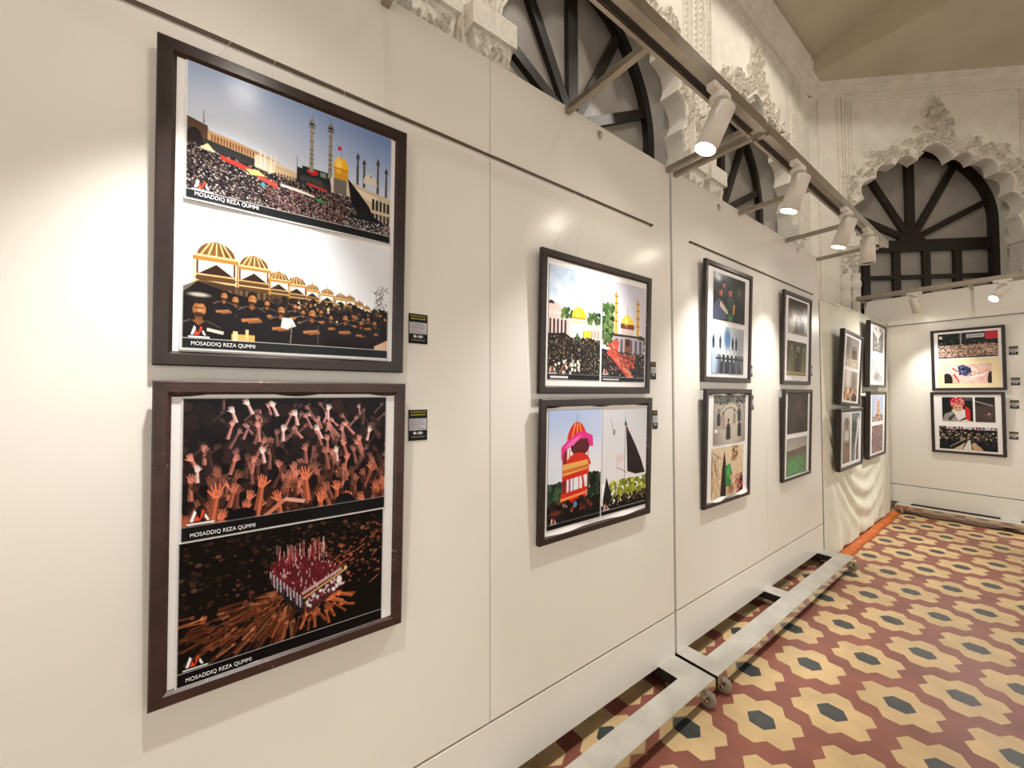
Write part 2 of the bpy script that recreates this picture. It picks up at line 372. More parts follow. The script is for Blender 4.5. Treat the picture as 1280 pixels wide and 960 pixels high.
def p_hands(n):
    c = Cv(140, 100, n, (16,12,14)); c.specks(160, crowd_fn(0,140,4,92), [(34,24,24),(26,18,20),(44,28,26)], 2, 6)
    rows = [(i, U(0,140)) for i in range(150)]
    for i in range(210):
        t = i/210; y = 6+t*88+U(-6,6); x = U(-2,142); w = 1.5+2.0*t
        pink = np.array((214,150,146)); org = np.array((184,96,66)); col = pink*(1-t)+org*t
        d = U(.45,1.1) if U(0,1)<.75 else .3
        if x > 118 and y < 30: d *= .5
        if x < 20 and y < 40: d *= .4
        arm(c, x, y+U(8,16)*(.6+.6*t), -PI/2+U(-.6,.7)*(1.3 if t<.4 else .8), U(9,17)*(.6+.6*t), w, col, True, d)
    for x,y in ((30,10),(60,26),(48,42),(88,26),(100,46),(124,30),(40,4),(56,6),(70,14),(92,10),(8,52)):
        arm(c, x, y+8, -PI/2+U(-.4,.4), 8, 2.2, (236,190,184), True, 1.05)
    for x,y,w in ((16,66,4.6),(44,62,4.4),(78,60,4.6),(88,80,4),(112,84,4.4),(60,74,3.6),(132,90,2.8),(100,72,3.6)): arm(c, x, y+24, -PI/2+U(-.15,.15), 18, w, (196,104,72))
    c.line(48,92,62,80,3,(196,120,92)); c.line(62,80,76,84,3,(214,160,140)); c.ell(34,88,9,6,(14,12,16)); c.ell(106,90,8,8,(16,14,20))
    c.band(9.5, (12,12,14), lw=11); return c

def p_casket(n):
    c = Cv(140, 100, n, (14,11,10))
    c.specks(300, crowd_fn(0,140,2,50), [(58,36,26),(40,28,22),(84,52,38),(30,24,20)], .8, 2.0, .8)
    c.specks(110, crowd_fn(80,140,10,60), [(120,62,44),(92,50,36),(150,86,66)], .7, 1.6, .8)
    for _ in range(14): 
        x=U(90,138);y=U(8,60); c.line(x,y,x-U(4,9),y+U(1,6),1.1,(150,84,58),.7)
    tx, ty_ = 70, 60
    for i in range(230):
        a = U(1.5,3.6); R = U(16,74)
        x = tx+math.cos(a)*R*1.05; y = ty_+abs(math.sin(a))*R*.62+ (U(-4,20) if a<PI else U(-12,4))
        if y > 93: continue
        g = math.atan2(52-y, 72-x)+U(-.16,.16); col = [(178,94,54),(150,78,46),(200,122,80),(126,64,40)][i%4]
        arm(c, x, y, g+U(-.12,.12), U(7,16), U(1.1,2.1), col, i%2==0, U(.35,.95))
    for i in range(26):
        x = U(72,122); y = 68+U(0,22); g = math.atan2(60-y, 84-x)+U(-.25,.25); arm(c, x, y, g, U(7,14), U(1.6,2.4), (198,104,60), True, U(.6,1.05))
    c.poly([(53,30),(70,22),(98,38),(106,48),(77,62),(57,42)], (86,26,32))
    for _ in range(420):
        x=U(54,103); y=U(20,60)
        if (y > 30-(x-53)*.47 and y < 40+(x-57)*.95 and y < 66-(x-77)*.5 and y>16+(x-70)*.62):
            c.line(x,y,x+U(-.6,.6),y-U(1,3.6),.5,[(168,56,60),(120,36,42),(226,206,206),(96,30,36)][rng.integers(4)])
    for _ in range(60):
        x=U(58,92); c.line(x,U(20,34),x+U(-.5,.5),U(14,24),.45,[(214,170,160),(150,60,60)][rng.integers(2)])
    c.poly([(53,32),(57,42),(78,62),(78,76),(70,68),(55,44)], (32,26,32))
    for i in range(30):
        t=i/30; x=54+t*23; y=34+t*27; c.line(x,y,x+.4,y+U(5,12),.6,[(210,206,214),(120,60,70),(80,74,84)][i%3])
    c.poly([(78,62),(106,49),(107,58),(96,67),(80,76)], (70,36,40))
    for i in range(60):
        t=U(0,1); x=79+t*27; y=63-t*13+U(0,9); c.ell(x,y,U(.5,1.5),U(.6,1.9),[(226,220,222),(150,64,66),(200,190,190),(90,40,44)][i%4])
    c.line(77,62,110,46,1.6,(196,150,90)); c.line(76,58,106,45,2.6,(220,208,204),a=.7); c.ell(104,54,2,3.4,(232,228,226)); c.rect(101,57,108,59,(210,206,204)); c.ell(109,45,1.5,1.5,(222,186,130))
    c.band(8.5, (10,10,12), lw=10); return c

def foliage(c, x0, x1, y0, y1, cols, n=60, r0=1.5, r1=4): c.specks(n, crowd_fn(x0,x1,y0,y1), cols, r0, r1)
GR = [(58,84,44),(78,106,56),(40,62,36),(100,128,70)]

def p_f2a(n):
    c = Cv(68, 100, n); c.grad(0, 50, (196,216,238), (240,244,248)); c.clouds(0, 45, (160,188,224), .8, 22); c.clouds(0,45,(250,250,252),.6,16)
    c.poly([(0,34),(6,31),(20,38),(26,46),(26,62),(0,62)], (226,196,190)); c.ell(3,34,3.6,3,(60,56,58),top=True)
    for i in range(5): c.rect(1+i*4.6,48,3.4+i*4.6,60,(70,56,58)); c.ell(2.2+i*4.6,48,1.2,1.6,(70,56,58)); c.rect(1+i*4.6,40,3.6+i*4.6,43,(246,222,214))
    foliage(c,16,30,36,44,GR,30,1,2.4); foliage(c,50,68,37,50,GR,60,1,2.6)
    c.rect(28,44,48,64,(240,234,222)); c.rect(27,46,49,48,(214,196,160)); c.ell(38,43,9.5,10,(236,196,50),top=True); c.ell(36,40,3,5,(252,232,120),.7,soft=.5); c.line(38,34,38,24,.6,(120,110,80))
    c.rect(28.6,42.5,47.4,44,(206,150,40))
    for i in range(5): c.rect(29.5+i*3.8,50,31.6+i*3.8,60,(196,204,214))
    c.poly([(48,52),(68,46),(68,66),(48,66)], (236,214,196)); c.poly([(54,50),(58,42),(62,50)],(228,206,190))
    for i in range(4): c.rect(50+i*4.4,53,52.4+i*4.4,60,(196,150,130))
    c.rect(44,54,54,60,(236,204,60)); c.poly([(32,64),(36,56),(40,64)],(80,110,60)); c.line(44,70,44,54,.6,(70,60,50))
    c.poly([(0,60),(20,58),(34,64),(52,60),(68,64),(68,100),(0,100)], (34,31,32))
    c.specks(900, lambda:(U(0,68),61+33*U(0,1)), BLK+[(64,58,50)], .6, 1.3); c.specks(420, lambda:(U(0,68),61+33*U(0,1)), [(176,146,106),(206,190,166),(140,104,72),(90,90,52)], .25, .6, 1.2)
    c.specks(26, lambda:(U(6,40),82+12*U(0,1)), [(236,226,214)], .8, 1.6, 1.3); c.line(14,94,22,84,1.4,(180,110,80))
    c.band(5, (28,30,32), lw=7); c.rect(3,96.6,25,98.6,(220,220,220)); return c

def p_f2b(n):
    c = Cv(62, 100, n); c.grad(0, 60, (206,206,220), (228,222,226))
    for x,y0,y1 in ((18,8,52),(50,12,54)):
        c.line(x,y1,x,y0+4,4.4,(222,170,66),3.2); c.line(x,y0+5,x,y0,1.4,(196,150,60),.3)
        for t in (.14,.3,.5,.7): c.rect(x-2.7,y0+(y1-y0)*t,x+2.7,y0+(y1-y0)*(t+.03),(150,96,44))
        c.rect(x-1.6,y0+6,x-.6,y1,(250,214,120),.7)
    foliage(c,0,14,24,66,GR+[(120,140,90)],110,1.2,3.2); foliage(c,52,62,52,68,GR,40,1.2,2.6); c.poly([(0,24),(10,26),(6,32)],(70,100,60))
    c.rect(26,46,44,58,(206,190,182)); c.ell(35,42,8.6,10,(240,200,60),top=True); c.rect(25,41,45,46,(120,66,52)); c.line(35,33,35,22,.6,(140,120,70)); c.ell(33,38,2.6,5,(252,234,140),.7,soft=.5)
    c.poly([(14,52),(60,56),(60,76),(14,74)], (176,166,172)); c.rect(14,52,60,54.5,(60,50,56))
    for i in range(6): c.rect(18+i*7,57,21.6+i*7,72,(96,90,104))
    c.rect(31,56,40,74,(120,76,56)); c.ell(35.5,60,3,4,(60,40,36))
    c.poly([(0,68),(20,70),(60,72),(62,100),(0,100)], (40,36,40)); c.specks(600, crowd_fn(0,62,70,95), BLK+[(70,58,60)], .6, 1.2); c.specks(160, crowd_fn(0,62,70,95), [(190,120,110),(150,90,84),(214,200,196)], .3, .6)
    def ban():
        t=U(0,1); x = 10+t*30+U(-4.5,4.5)*(1 if t>.15 else .6); y = 62+t*33
        return x,y
    c.poly([(16,58),(24,60),(20,72),(30,80),(44,94),(36,96),(22,84),(12,76),(6,72)], (206,84,66))
    c.specks(260, ban, [(232,120,96),(196,66,54),(240,160,140),(170,60,50)], .6, 1.5)
    c.specks(200, lambda:(U(24,46),72+14*U(0,1)), [(190,84,60),(214,110,80),(140,60,48)], .5, 1)
    c.logo(2,92,6); c.band(4.5,(30,28,32),logo=False); c.rect(2,97,24,98.6,(200,200,200)); return c

def p_tower(n):
    c = Cv(66, 100, n); c.grad(0, 80, (186,200,232), (238,240,246)); c.ell(8,30,22,16,(240,236,240),.6,soft=.6); c.ell(60,60,18,22,(246,240,240),.6,soft=.6); c.ell(6,8,40,22,(170,192,236),.6,soft=.7)
    foliage(c,0,18,64,82,[(44,66,52),(30,48,40),(62,86,62)],90,1.5,4); foliage(c,46,66,58,90,[(34,48,40),(24,34,30),(52,70,50)],120,1.5,4.5)
    R=(214,52,34); D=(150,28,22)
    c.poly([(20,32),(48,30),(48,74),(18,76)], (236,236,244))
    c.ell(34,30,12.5,19,R,top=True)
    for t in (-.6,0,.6): c.line(34+t*14,30,34+t*4,12,.9,(250,196,70))
    c.line(33,12,33,3,.5,(90,80,80)); c.line(36,12,36,5,.4,(90,80,80))
    for i,x in enumerate((17,20,25,30,37,42,48)): c.line(x,34,x,76,.9,D if i%2 else R)
    c.rect(17,34,22,78,(130,24,22),.85)
    c.ell(38,32,12,9,(96,40,46)); c.ell(36,50,16,12,R,top=True); c.poly([(17,47),(48,45),(50,53),(17,57)],(236,176,96)); c.poly([(17,52),(50,49),(50,52),(17,55)],(206,120,60))
    c.poly([(17,57),(50,53),(49,58),(17,61)],R); c.line(41,57,44,72,2.4,R); c.line(26,60,26,74,1.2,(120,110,150))
    c.poly([(15,72),(48,69),(46,78),(16,82)],R); c.poly([(15,76),(47,73),(47,75),(15,78.5)],(250,150,90)); c.poly([(16,81),(46,78),(40,84),(30,86)],D)
    c.poly([(15,32),(22,27),(34,20),(44,20),(54,24),(55,34),(50,33),(47,26),(38,26),(26,32),(19,36),(15,44)], (226,56,140)); c.poly([(18,33),(28,26),(40,22),(30,31)],(246,110,180))
    c.poly([(0,80),(20,80),(40,84),(66,78),(66,100),(0,100)], (20,18,18)); c.specks(60, crowd_fn(0,66,80,94), [(30,26,26),(24,20,20),(40,30,28)], 2, 4.5)
    c.specks(16, crowd_fn(2,66,78,90), [(130,50,40),(96,52,40),(150,120,110)], .8, 2); c.ell(33,83,2.2,2.6,(90,140,170)); c.ell(10,87,7,2,(140,60,44),.7,soft=.4)
    c.logo(4,95,6); c.band(4,(18,18,20),logo=False,rule=True); return c

def p_flag(n):
    c = Cv(62, 100, n); c.grad(0, 70, (212,214,222), (232,230,232)); c.line(30,94,30,8,.7,(90,84,86)); c.line(10,8,15,24,.7,(150,150,130)); c.ell(15,22,2,3,(150,160,140)); c.line(20,80,20,46,.5,(180,176,176))
    c.poly([(31,16),(36,22),(46,38),(54,52),(60,66),(46,66),(34,62),(33,40)], (44,34,36)); c.line(31,14,36,24,.8,(196,90,70)); c.poly([(30,10),(33,16),(29,16)],(40,60,70))
    c.ell(24,48,5,4,(226,190,196),.7,soft=.5); c.line(18,56,32,62,.9,(206,150,150)); c.line(24,58,34,64,.6,(200,120,120))
    foliage(c,10,62,70,86,[(126,140,44),(166,170,60),(92,112,40),(196,190,80)],220,1,2.6); c.poly([(6,64),(12,80),(16,90),(2,92),(2,84)],(36,36,40)); c.line(20,88,20,60,.8,(220,220,214))
    c.specks(200, crowd_fn(0,62,84,95), BLK+[(60,60,40)], .8, 1.8); c.poly([(0,92),(62,88),(62,100),(0,100)],(20,20,22)); c.specks(40, crowd_fn(0,62,84,93), [(190,160,90),(150,120,80)], .3, .8)
    c.logo(3,94,6); c.band(4,(18,18,20),logo=False); return c

def figure(c, x, y, h, col, skin=(150,96,66), lean=0.0):
    w = h*.22
    c.poly([(x-w,y),(x-w*.95+lean,y-h*.6),(x-w*.35+lean,y-h*.76),(x+w*.35+lean,y-h*.76),(x+w*.95+lean,y-h*.6),(x+w,y)], col)
    c.ell(x+lean,y-h*.86,h*.085,h*.11,skin); c.ell(x+lean,y-h*.92,h*.09,h*.07,(24,18,16))

def p_generic(kind, n):
    c = Cv(140, 100, n); A = lambda *k: [tuple(v) for v in k]
    if kind == 'embrace':
        c.a[:] = (20,18,20); c.ell(26,14,40,26,(78,84,96),.8,soft=.8); c.ell(20,12,10,5,(236,238,244),.9,soft=.8); c.ell(120,60,40,50,(18,14,12),.8,soft=.6)
        c.poly([(0,70),(24,52),(50,66),(58,96),(0,100)], (62,68,88)); c.poly([(30,58),(56,74),(84,76),(84,84),(56,84),(26,70)], (196,178,164)); c.poly([(64,40),(90,52),(94,84),(70,96),(56,70)],(34,66,40)); c.ell(72,92,12,8,(60,140,80),.8,soft=.4)
        for x,y,s in ((30,38,.8),(70,34,.85),(42,22,.6)): c.ell(x,y,10*s,14*s,(150,84,52)); c.ell(x-1,y-9*s,11*s,8*s,(30,20,16)); c.ell(x+4*s,y+1,4*s,8*s,(226,150,100),.7,soft=.5)
        c.line(90,60,86,82,8,(214,140,100),6); c.ell(112,30,7,10,(96,60,40)); c.line(124,36,126,56,4,(110,66,48))
    elif kind == 'bluehall':
        c.grad(0,60,(206,214,226),(230,234,240)); c.grad(60,100,(50,56,66),(34,36,44)); c.ell(130,40,40,50,(150,156,166),.7,soft=.6); c.ell(8,60,20,60,(196,214,238),.9,soft=.6)
        c.ell(64,26,14,22,(70,112,160),.9,soft=.4)
        for x in (6,34,88,104): c.poly([(x-5,30),(x,18),(x+5,30),(x+3,48),(x-3,48)],(44,54,72)); c.ell(x,40,4,8,(30,34,46))
        for x in (40,58,76,94): c.ell(x,56,5,8,(226,232,240)); c.rect(x-2,64,x+2,74,(232,236,240)); c.line(x,48,x,60,2,(50,60,78))
        c.rect(16,66,140,70,(40,44,54)); 
        for i in range(9): c.line(22+i*14,98,26+i*13,72,5,(30,32,40) if i%2 else (100,120,146),2)
        c.rect(0,60,14,100,(166,190,220),.8)
    elif kind == 'cloister':
        c.grad(0,100,(188,180,168),(150,138,126)); c.clouds(0,100,(120,112,104),.5,14); c.ell(70,60,52,54,(206,196,180),.7,soft=.3)
        c.rect(0,0,140,16,(80,84,80),.8); foliage(c,0,140,2,18,[(66,70,66),(110,112,104),(40,44,44)],90,1.5,4)
        for r in (44,56): 
            for i in range(30):
                a=PI+PI*i/29; c.ell(70+math.cos(a)*r,66+math.sin(a)*r*.9,2,2,(120,112,102))
        figure(c,62,92,44,(46,44,48)); figure(c,112,88,40,(40,40,48)); figure(c,20,62,34,(54,54,60)); figure(c,110,56,36,(44,66,70)); figure(c,88,60,30,(150,132,120)); figure(c,40,70,36,(168,140,136))
        c.ell(10,72,6,4,(236,232,226))
    elif kind == 'greencloth':
        c.grad(0,100,(214,190,156),(196,164,130)); c.clouds(0,100,(240,226,200),.6,18)
        for i in range(26): c.line(U(0,36),U(0,100),U(0,40),U(10,100),1.6,(120,90,60) if i%2 else (232,212,176))
        c.poly([(36,100),(44,40),(52,8),(58,30),(64,60),(60,100)],(34,28,24)); c.poly([(56,40),(78,36),(90,60),(80,84),(60,80)],(52,128,66)); c.ell(72,52,8,12,(96,176,104),.8,soft=.5); c.ell(86,64,8,6,(206,166,130))
        foliage(c,86,112,2,30,[(120,80,40),(90,62,34),(160,120,70)],60,1.2,3); c.poly([(112,100),(120,70),(134,60),(140,80),(140,100)],(58,34,34)); c.specks(60, crowd_fn(104,140,62,98), [(176,54,60),(210,120,120),(60,40,40)], 1.2, 3); c.ell(84,88,12,10,(140,92,60),.8,soft=.5)
    elif kind == 'mist':
        c.grad(0,100,(70,60,56),(120,104,92)); c.ell(46,52,26,26,(236,228,220),.9,soft=.9); c.ell(126,66,20,30,(240,236,232),.9,soft=.8); c.ell(66,6,70,26,(40,32,32),.8,soft=.6)
        for x in (54,66,92,106): figure(c,x,94,44,(52,44,42),(80,62,52))
        c.line(70,0,90,60,3,(60,50,48)); c.ell(80,96,60,6,(90,66,52),.7,soft=.4)
    elif kind == 'archway':
        c.grad(0,100,(74,80,60),(120,112,84)); c.clouds(0,100,(56,60,44),.6,18)
        for x,w in ((30,22),(78,26),(122,20)): c.rect(x-w/2,36,x+w/2,92,(140,146,118)); c.ell(x,37,w/2,24,(140,146,118),top=True); c.rect(x-w/2+3,40,x+w/2-3,92,(96,104,78)); c.ell(x,41,w/2-3,20,(96,104,78),top=True)
        c.poly([(60,92),(66,40),(78,26),(92,42),(98,92)],(34,32,28)); figure(c,70,92,60,(26,24,22)); figure(c,88,92,56,(40,36,32)); c.grad(90,100,(176,160,120),(130,116,84))
    elif kind == 'gloom':
        c.a[:] = (44,38,36); c.ell(70,50,60,56,(66,54,50),.8,soft=.7); c.ell(80,34,20,16,(130,80,72),.8,soft=.8); c.ell(66,70,30,22,(84,64,58),.8,soft=.8); c.ell(80,88,20,20,(26,22,22),.8,soft=.6); c.clouds(0,100,(36,30,30),.5,24); c.line(126,0,136,20,1,(150,150,150))
    elif kind == 'meadow':
        c.grad(0,34,(150,146,140),(176,168,156)); c.grad(34,100,(96,80,62),(84,104,64)); c.poly([(0,34),(140,26),(140,46),(0,52)],(104,88,72)); c.ell(60,80,60,26,(84,166,92),.9,soft=.6); c.clouds(50,100,(110,190,120),.6,12); c.line(86,30,86,10,1.2,(110,80,70)); c.clouds(34,100,(60,60,44),.4,20)
    elif kind == 'mirror':
        c.grad(0,100,(186,182,176),(206,198,186)); c.ell(20,40,24,50,(120,116,110),.7,soft=.7)
        for x in (70,84,98,110): figure(c,x,70,44,(74,60,54),(110,86,70))
        figure(c,84,46,20,(40,36,36)); c.clouds(0,100,(150,140,130),.4,14); c.rect(0,70,140,100,(200,190,174),.5); c.specks(60, crowd_fn(0,140,70,98), [(150,130,110),(226,216,200)], 1.5, 4)
    elif kind == 'offering':
        c.grad(0,100,(206,200,190),(170,150,124)); c.ell(100,30,30,40,(96,90,88),.8,soft=.7); c.ell(40,30,20,40,(226,220,212),.8,soft=.6); c.specks(90, crowd_fn(0,140,60,98), [(220,190,110),(150,90,60),(90,60,48),(240,226,180),(200,80,50)], 2, 6); c.poly([(80,90),(110,70),(140,84),(140,100),(80,100)],(40,40,36)); c.ell(30,84,18,8,(226,120,60),.8,soft=.4)
    elif kind == 'street':
        c.grad(0,100,(206,206,204),(150,148,144)); c.poly([(0,20),(60,44),(60,100),(0,100)],(110,110,108)); c.poly([(140,10),(80,44),(80,100),(140,100)],(96,96,96)); c.specks(120, crowd_fn(30,120,50,96), [(60,60,60),(90,88,86),(180,176,170)], 1.5, 3.6); c.poly([(30,10),(44,0),(50,24)],(80,80,80)); c.poly([(90,12),(104,0),(112,22)],(90,90,90))
    elif kind == 'rail':
        c.grad(0,100,(214,212,208),(190,186,180)); c.line(0,20,130,90,6,(120,118,116)); c.line(0,34,110,100,4,(90,88,88)); c.line(20,90,60,50,4,(80,78,78)); c.line(60,50,100,84,4,(86,84,84)); c.ell(60,80,30,14,(70,68,68),.7,soft=.5); c.clouds(0,100,(160,156,152),.4,14)
    elif kind == 'goldtower':
        c.grad(0,100,(150,170,206),(196,202,214)); c.poly([(50,96),(58,40),(66,14),(72,4),(80,16),(86,42),(94,96)],(206,150,84)); c.specks(160, crowd_fn(52,92,20,96), [(236,190,120),(150,90,60),(190,110,80)], 1.2, 3.2); c.line(72,6,72,0,1.6,(226,200,120)); c.specks(120, crowd_fn(0,140,74,100), [(150,96,80),(90,70,66),(196,140,110)], 2, 5)
    elif kind == 'redcrowd':
        c.a[:] = (96,74,76); c.specks(620, crowd_fn(0,140,0,100), [(160,112,112),(120,60,66),(206,190,186),(70,56,60),(150,72,76)], 1.2, 3)
        for i in range(7): c.ell(U(10,130),U(10,90),10,7,(176,80,86),.5,soft=.5)
    return c

def p_vert(kind, n):
    c = Cv(60, 130, n)
    if kind == 'elder':
        c.grad(0,130,(206,200,192),(130,120,108)); c.ell(30,40,17,24,(176,150,128)); c.ell(30,24,18,14,(120,116,112)); c.ell(30,62,14,18,(206,200,194)); c.poly([(4,130),(10,80),(30,74),(50,80),(56,130)],(110,92,76)); c.rect(20,40,26,43,(60,44,38)); c.rect(34,40,40,43,(60,44,38)); c.ell(30,100,16,20,(160,110,80),.7,soft=.5); c.clouds(70,130,(80,66,54),.5,10)
    else:
        c.grad(0,130,(96,112,112),(60,66,68)); c.poly([(20,130),(30,60),(40,20),(52,10),(60,30),(60,130)],(226,224,220)); c.poly([(30,130),(38,80),(48,50),(52,130)],(70,70,70)); c.line(6,120,40,60,3,(200,198,194)); c.line(14,128,50,70,2.4,(60,60,60)); c.ell(20,40,14,24,(40,52,52),.8,soft=.4); c.clouds(0,60,(150,170,160),.5,12)
    return c

def p_square(n):
    c = Cv(150, 108, n, (190,160,140)); c.rect(0,0,150,54,(34,38,40)); c.specks(180, crowd_fn(0,150,0,52), [(24,30,30),(60,66,66),(90,84,80),(40,56,50)], 1.5, 4)
    c.rect(74,8,118,24,(196,190,192)); c.rect(120,0,150,34,(190,50,62)); c.rect(58,0,62,54,(150,150,146)); c.rect(4,10,12,22,(220,216,200))
    for i in range(8): c.rect(78+i*4.6,12,80.4+i*4.6,20,(120,114,118))
    c.specks(1900, crowd_fn(0,150,52,103), [(226,190,168),(190,140,118),(80,58,52),(240,222,208),(130,90,80),(60,46,44)], .9, 2.0); c.rect(0,103,150,108,(40,38,38)); return c
def p_bundle(n):
    c = Cv(140, 60, n, (236,214,206)); c.clouds(0,60,(226,150,130),.7,20); c.ell(10,50,16,22,(40,36,38)); c.ell(136,50,8,26,(44,38,40))
    c.poly([(42,6),(58,2),(76,10),(84,26),(66,38),(46,30)],(70,72,112)); c.poly([(44,10),(60,6),(70,20),(52,30)],(104,106,150)); c.specks(30, crowd_fn(46,80,6,36), [(40,42,76),(130,132,170)], 1.5, 4)
    for i in range(12): c.line(U(76,130),U(4,50),U(80,136),U(8,56),2.2,(250,236,230) if i%2 else (196,140,126))
    c.line(26,12,44,24,5,(206,60,56),3); c.line(30,30,46,56,6,(216,70,64),4); c.line(60,44,96,52,5,(240,210,200)); c.line(80,40,120,34,4,(250,240,236)); return c
def p_scarf(n):
    c = Cv(110, 86, n, (30,30,32)); c.rect(40,0,110,12,(80,80,78)); c.ell(56,20,26,20,(196,44,48)); c.specks(90, crowd_fn(34,80,4,32), [(230,200,196),(150,30,36),(206,60,62)], 1, 2.6); c.ell(58,42,18,16,(206,160,130)); c.poly([(36,44),(60,52),(82,42),(84,70),(60,84),(34,76)],(222,216,210)); c.poly([(84,30),(100,44),(100,80),(84,80)],(206,44,44)); c.poly([(0,86),(10,60),(40,50),(60,86)],(150,144,138)); c.poly([(20,76),(44,58),(48,66),(28,86)],(70,66,64)); c.poly([(60,86),(84,78),(110,86)],(232,206,200)); c.rect(48,36,54,39,(30,24,24)); c.rect(62,36,68,39,(30,24,24)); return c
def p_lampdark(n):
    c = Cv(66, 86, n, (74,62,58)); c.grad(0,30,(40,36,38),(56,48,46)); c.line(0,14,60,30,4,(150,140,136)); c.ell(44,60,10,10,(96,70,60),.8,soft=.6); c.ell(46,58,3.4,3.4,(232,190,170)); c.line(46,58,48,80,1.6,(120,100,92)); c.line(30,64,60,56,1,(150,130,120)); return c
def p_procession(n):
    c = Cv(150, 66, n, (28,30,32)); c.rect(20,0,150,8,(196,196,198)); c.specks(50, crowd_fn(0,150,2,10), [(150,60,60),(230,226,224),(60,60,64)], 1.5, 3)
    c.specks(240, crowd_fn(0,150,10,60), [(22,24,28),(40,42,44),(58,58,54),(30,34,40)], 2, 5); c.specks(120, crowd_fn(0,150,14,40), [(206,170,130),(150,110,80),(226,216,190),(120,120,80)], .9, 2.2)
    c.poly([(62,66),(76,40),(82,36),(86,66)],(224,220,212)); c.poly([(36,66),(56,54),(70,44),(60,66)],(206,190,170)); c.poly([(86,66),(96,46),(110,58),(116,66)],(196,160,120)); c.ell(92,52,6,8,(206,170,120)); c.line(30,58,70,34,1.6,(200,186,150)); return c

def sheet(name, cv, w, h, parent, x, y, z, wave=0.0, border=0.0, material='print', curl=None):
    """printed sheet in the local y-z plane of its frame; u runs along +y, v down"""
    a = cv.out(); H, W = a.shape[:2]
    uu = (np.arange(W))/(W-1); vv = (np.arange(H))/(H-1)
    if border:
        b = np.array([.0, .0]); 
        colr = np.full((H+2, W+2, 3), 244.0); colr[1:-1, 1:-1] = a; a = colr; H += 2; W += 2
        uu = np.concatenate([[-border/w], uu, [1+border/w]]); vv = np.concatenate([[-border/h], vv, [1+border/h]])
    Ug, Vg = np.meshgrid(uu, vv)
    co = np.empty((H, W, 3)); co[..., 1] = y+Ug*w; co[..., 2] = z+h-Vg*h
    co[..., 0] = x + wave*(np.sin(Ug*9+1.0)*.5+.5)*np.clip((Vg-.82)/.18, 0, 1)**2*1.0 + wave*.25*(np.sin(Ug*5)+np.sin(Vg*7+1)+2)*.25
    me = bpy.data.meshes.new(name); nv = H*W; nf = (H-1)*(W-1)
    me.vertices.add(nv); me.vertices.foreach_set('co', co.reshape(-1).astype(np.float32))
    i = np.arange(nv).reshape(H, W)
    q = np.stack([i[:-1,:-1], i[1:,:-1], i[1:,1:], i[:-1,1:]], -1).reshape(-1)
    me.loops.add(nf*4); me.loops.foreach_set('vertex_index', q.astype(np.int32))
    me.polygons.add(nf); me.polygons.foreach_set('loop_start', np.arange(0, nf*4, 4, dtype=np.int32))
    me.update(calc_edges=True); me.validate()
    at = me.color_attributes.new('ink', 'FLOAT_COLOR', 'POINT')
    rgba = np.ones((nv, 4), np.float32); rgba[:, :3] = lin(a.reshape(-1, 3)); at.data.foreach_set('color', rgba.reshape(-1))
    me.polygons.foreach_set('use_smooth', np.ones(nf, bool))
    me.materials.append(M[material])
    o = bpy.data.objects.new(name, me); COL.objects.link(o); o.parent = parent
    return o

def text_part(body, parent, x, y, z, size, sx, material='caption', name='caption_text'):
    cu = bpy.data.curves.new('caption_curve', 'FONT'); cu.body = body; cu.size = size; cu.extrude = 0.00015; cu.space_character = 1.05
    t = bpy.data.objects.new('caption_tmp', cu); COL.objects.link(t)
    bpy.context.view_layer.update()
    me = bpy.data.meshes.new_from_object(t.evaluated_get(bpy.context.evaluated_depsgraph_get()))
    bpy.data.objects.remove(t)
    for v in me.vertices:
        p = v.co.copy(); v.co = Vector((x+p.z, y+p.x*sx, z+p.y))
    me.materials.clear(); me.materials.append(M[material]); me.name = name
    o = bpy.data.objects.new(name, me); COL.objects.link(o); o.parent = parent
    return o

# ------------------------------------------------------------------ camera (solved from the photograph)
f_px, yaw, pitch, roll = 493.17, 0.9299, 0.0249, -0.0017
CAM = Vector((1.1, 0.0, 1.3754))
fw = Vector((-math.sin(yaw)*math.cos(pitch), math.cos(yaw)*math.cos(pitch), math.sin(pitch)))
rt = fw.cross(Vector((0,0,1))).normalized(); up = rt.cross(fw)
r2 = rt*math.cos(roll)+up*math.sin(roll); u2 = -rt*math.sin(roll)+up*math.cos(roll)
cam = bpy.data.cameras.new('camera'); co = bpy.data.objects.new('camera', cam); COL.objects.link(co)
cam.sensor_width = 36; cam.lens = 36*f_px/1280; cam.clip_start = 0.02
co.matrix_world = Matrix(((r2.x,u2.x,-fw.x,CAM.x),(r2.y,u2.y,-fw.y,CAM.y),(r2.z,u2.z,-fw.z,CAM.z),(0,0,0,1)))
sc.camera = co

# ------------------------------------------------------------------ floor of hexagonal cement tiles
fl = MB(); fl.box((-1.4,-3.2,-0.05), (6.6,12.6,0.0), 0)
ax, ay = 0.33/12, 0.575/12
outl = [(-5,1),(-4,2),(-2,2),(-1,3),(1,3),(2,2),(4,2),(5,1),(4,0),(5,-1),(4,-2),(2,-2),(1,-3),(-1,-3),(-2,-2),(-4,-2),(-5,-1),(-4,0)]
blu = [(-2,0),(-1,1),(1,1),(2,0),(1,-1),(-1,-1)]
for i in range(-8, 34):
    for j in range(-32, 32):
        x = 0.3667+i*0.165; y = 1.8549+j*0.575+i*0.2875
        if not (-0.9 < x < 5.6 and -1.8 < y < 11.0): continue
        vs = [fl.bm.verts.new((x+p*ax, y+q_*ay, 0.0004)) for p, q_ in outl]; f = fl.bm.faces.new(vs); f.material_index = 1
        vs = [fl.bm.verts.new((x+p*ax, y+q_*ay, 0.0008)) for p, q_ in blu]; f = fl.bm.faces.new(vs); f.material_index = 2
struct(fl.build('floor', [M['red'], M['yellow'], M['blue']]), 'patterned red, yellow and slate cement tile floor')

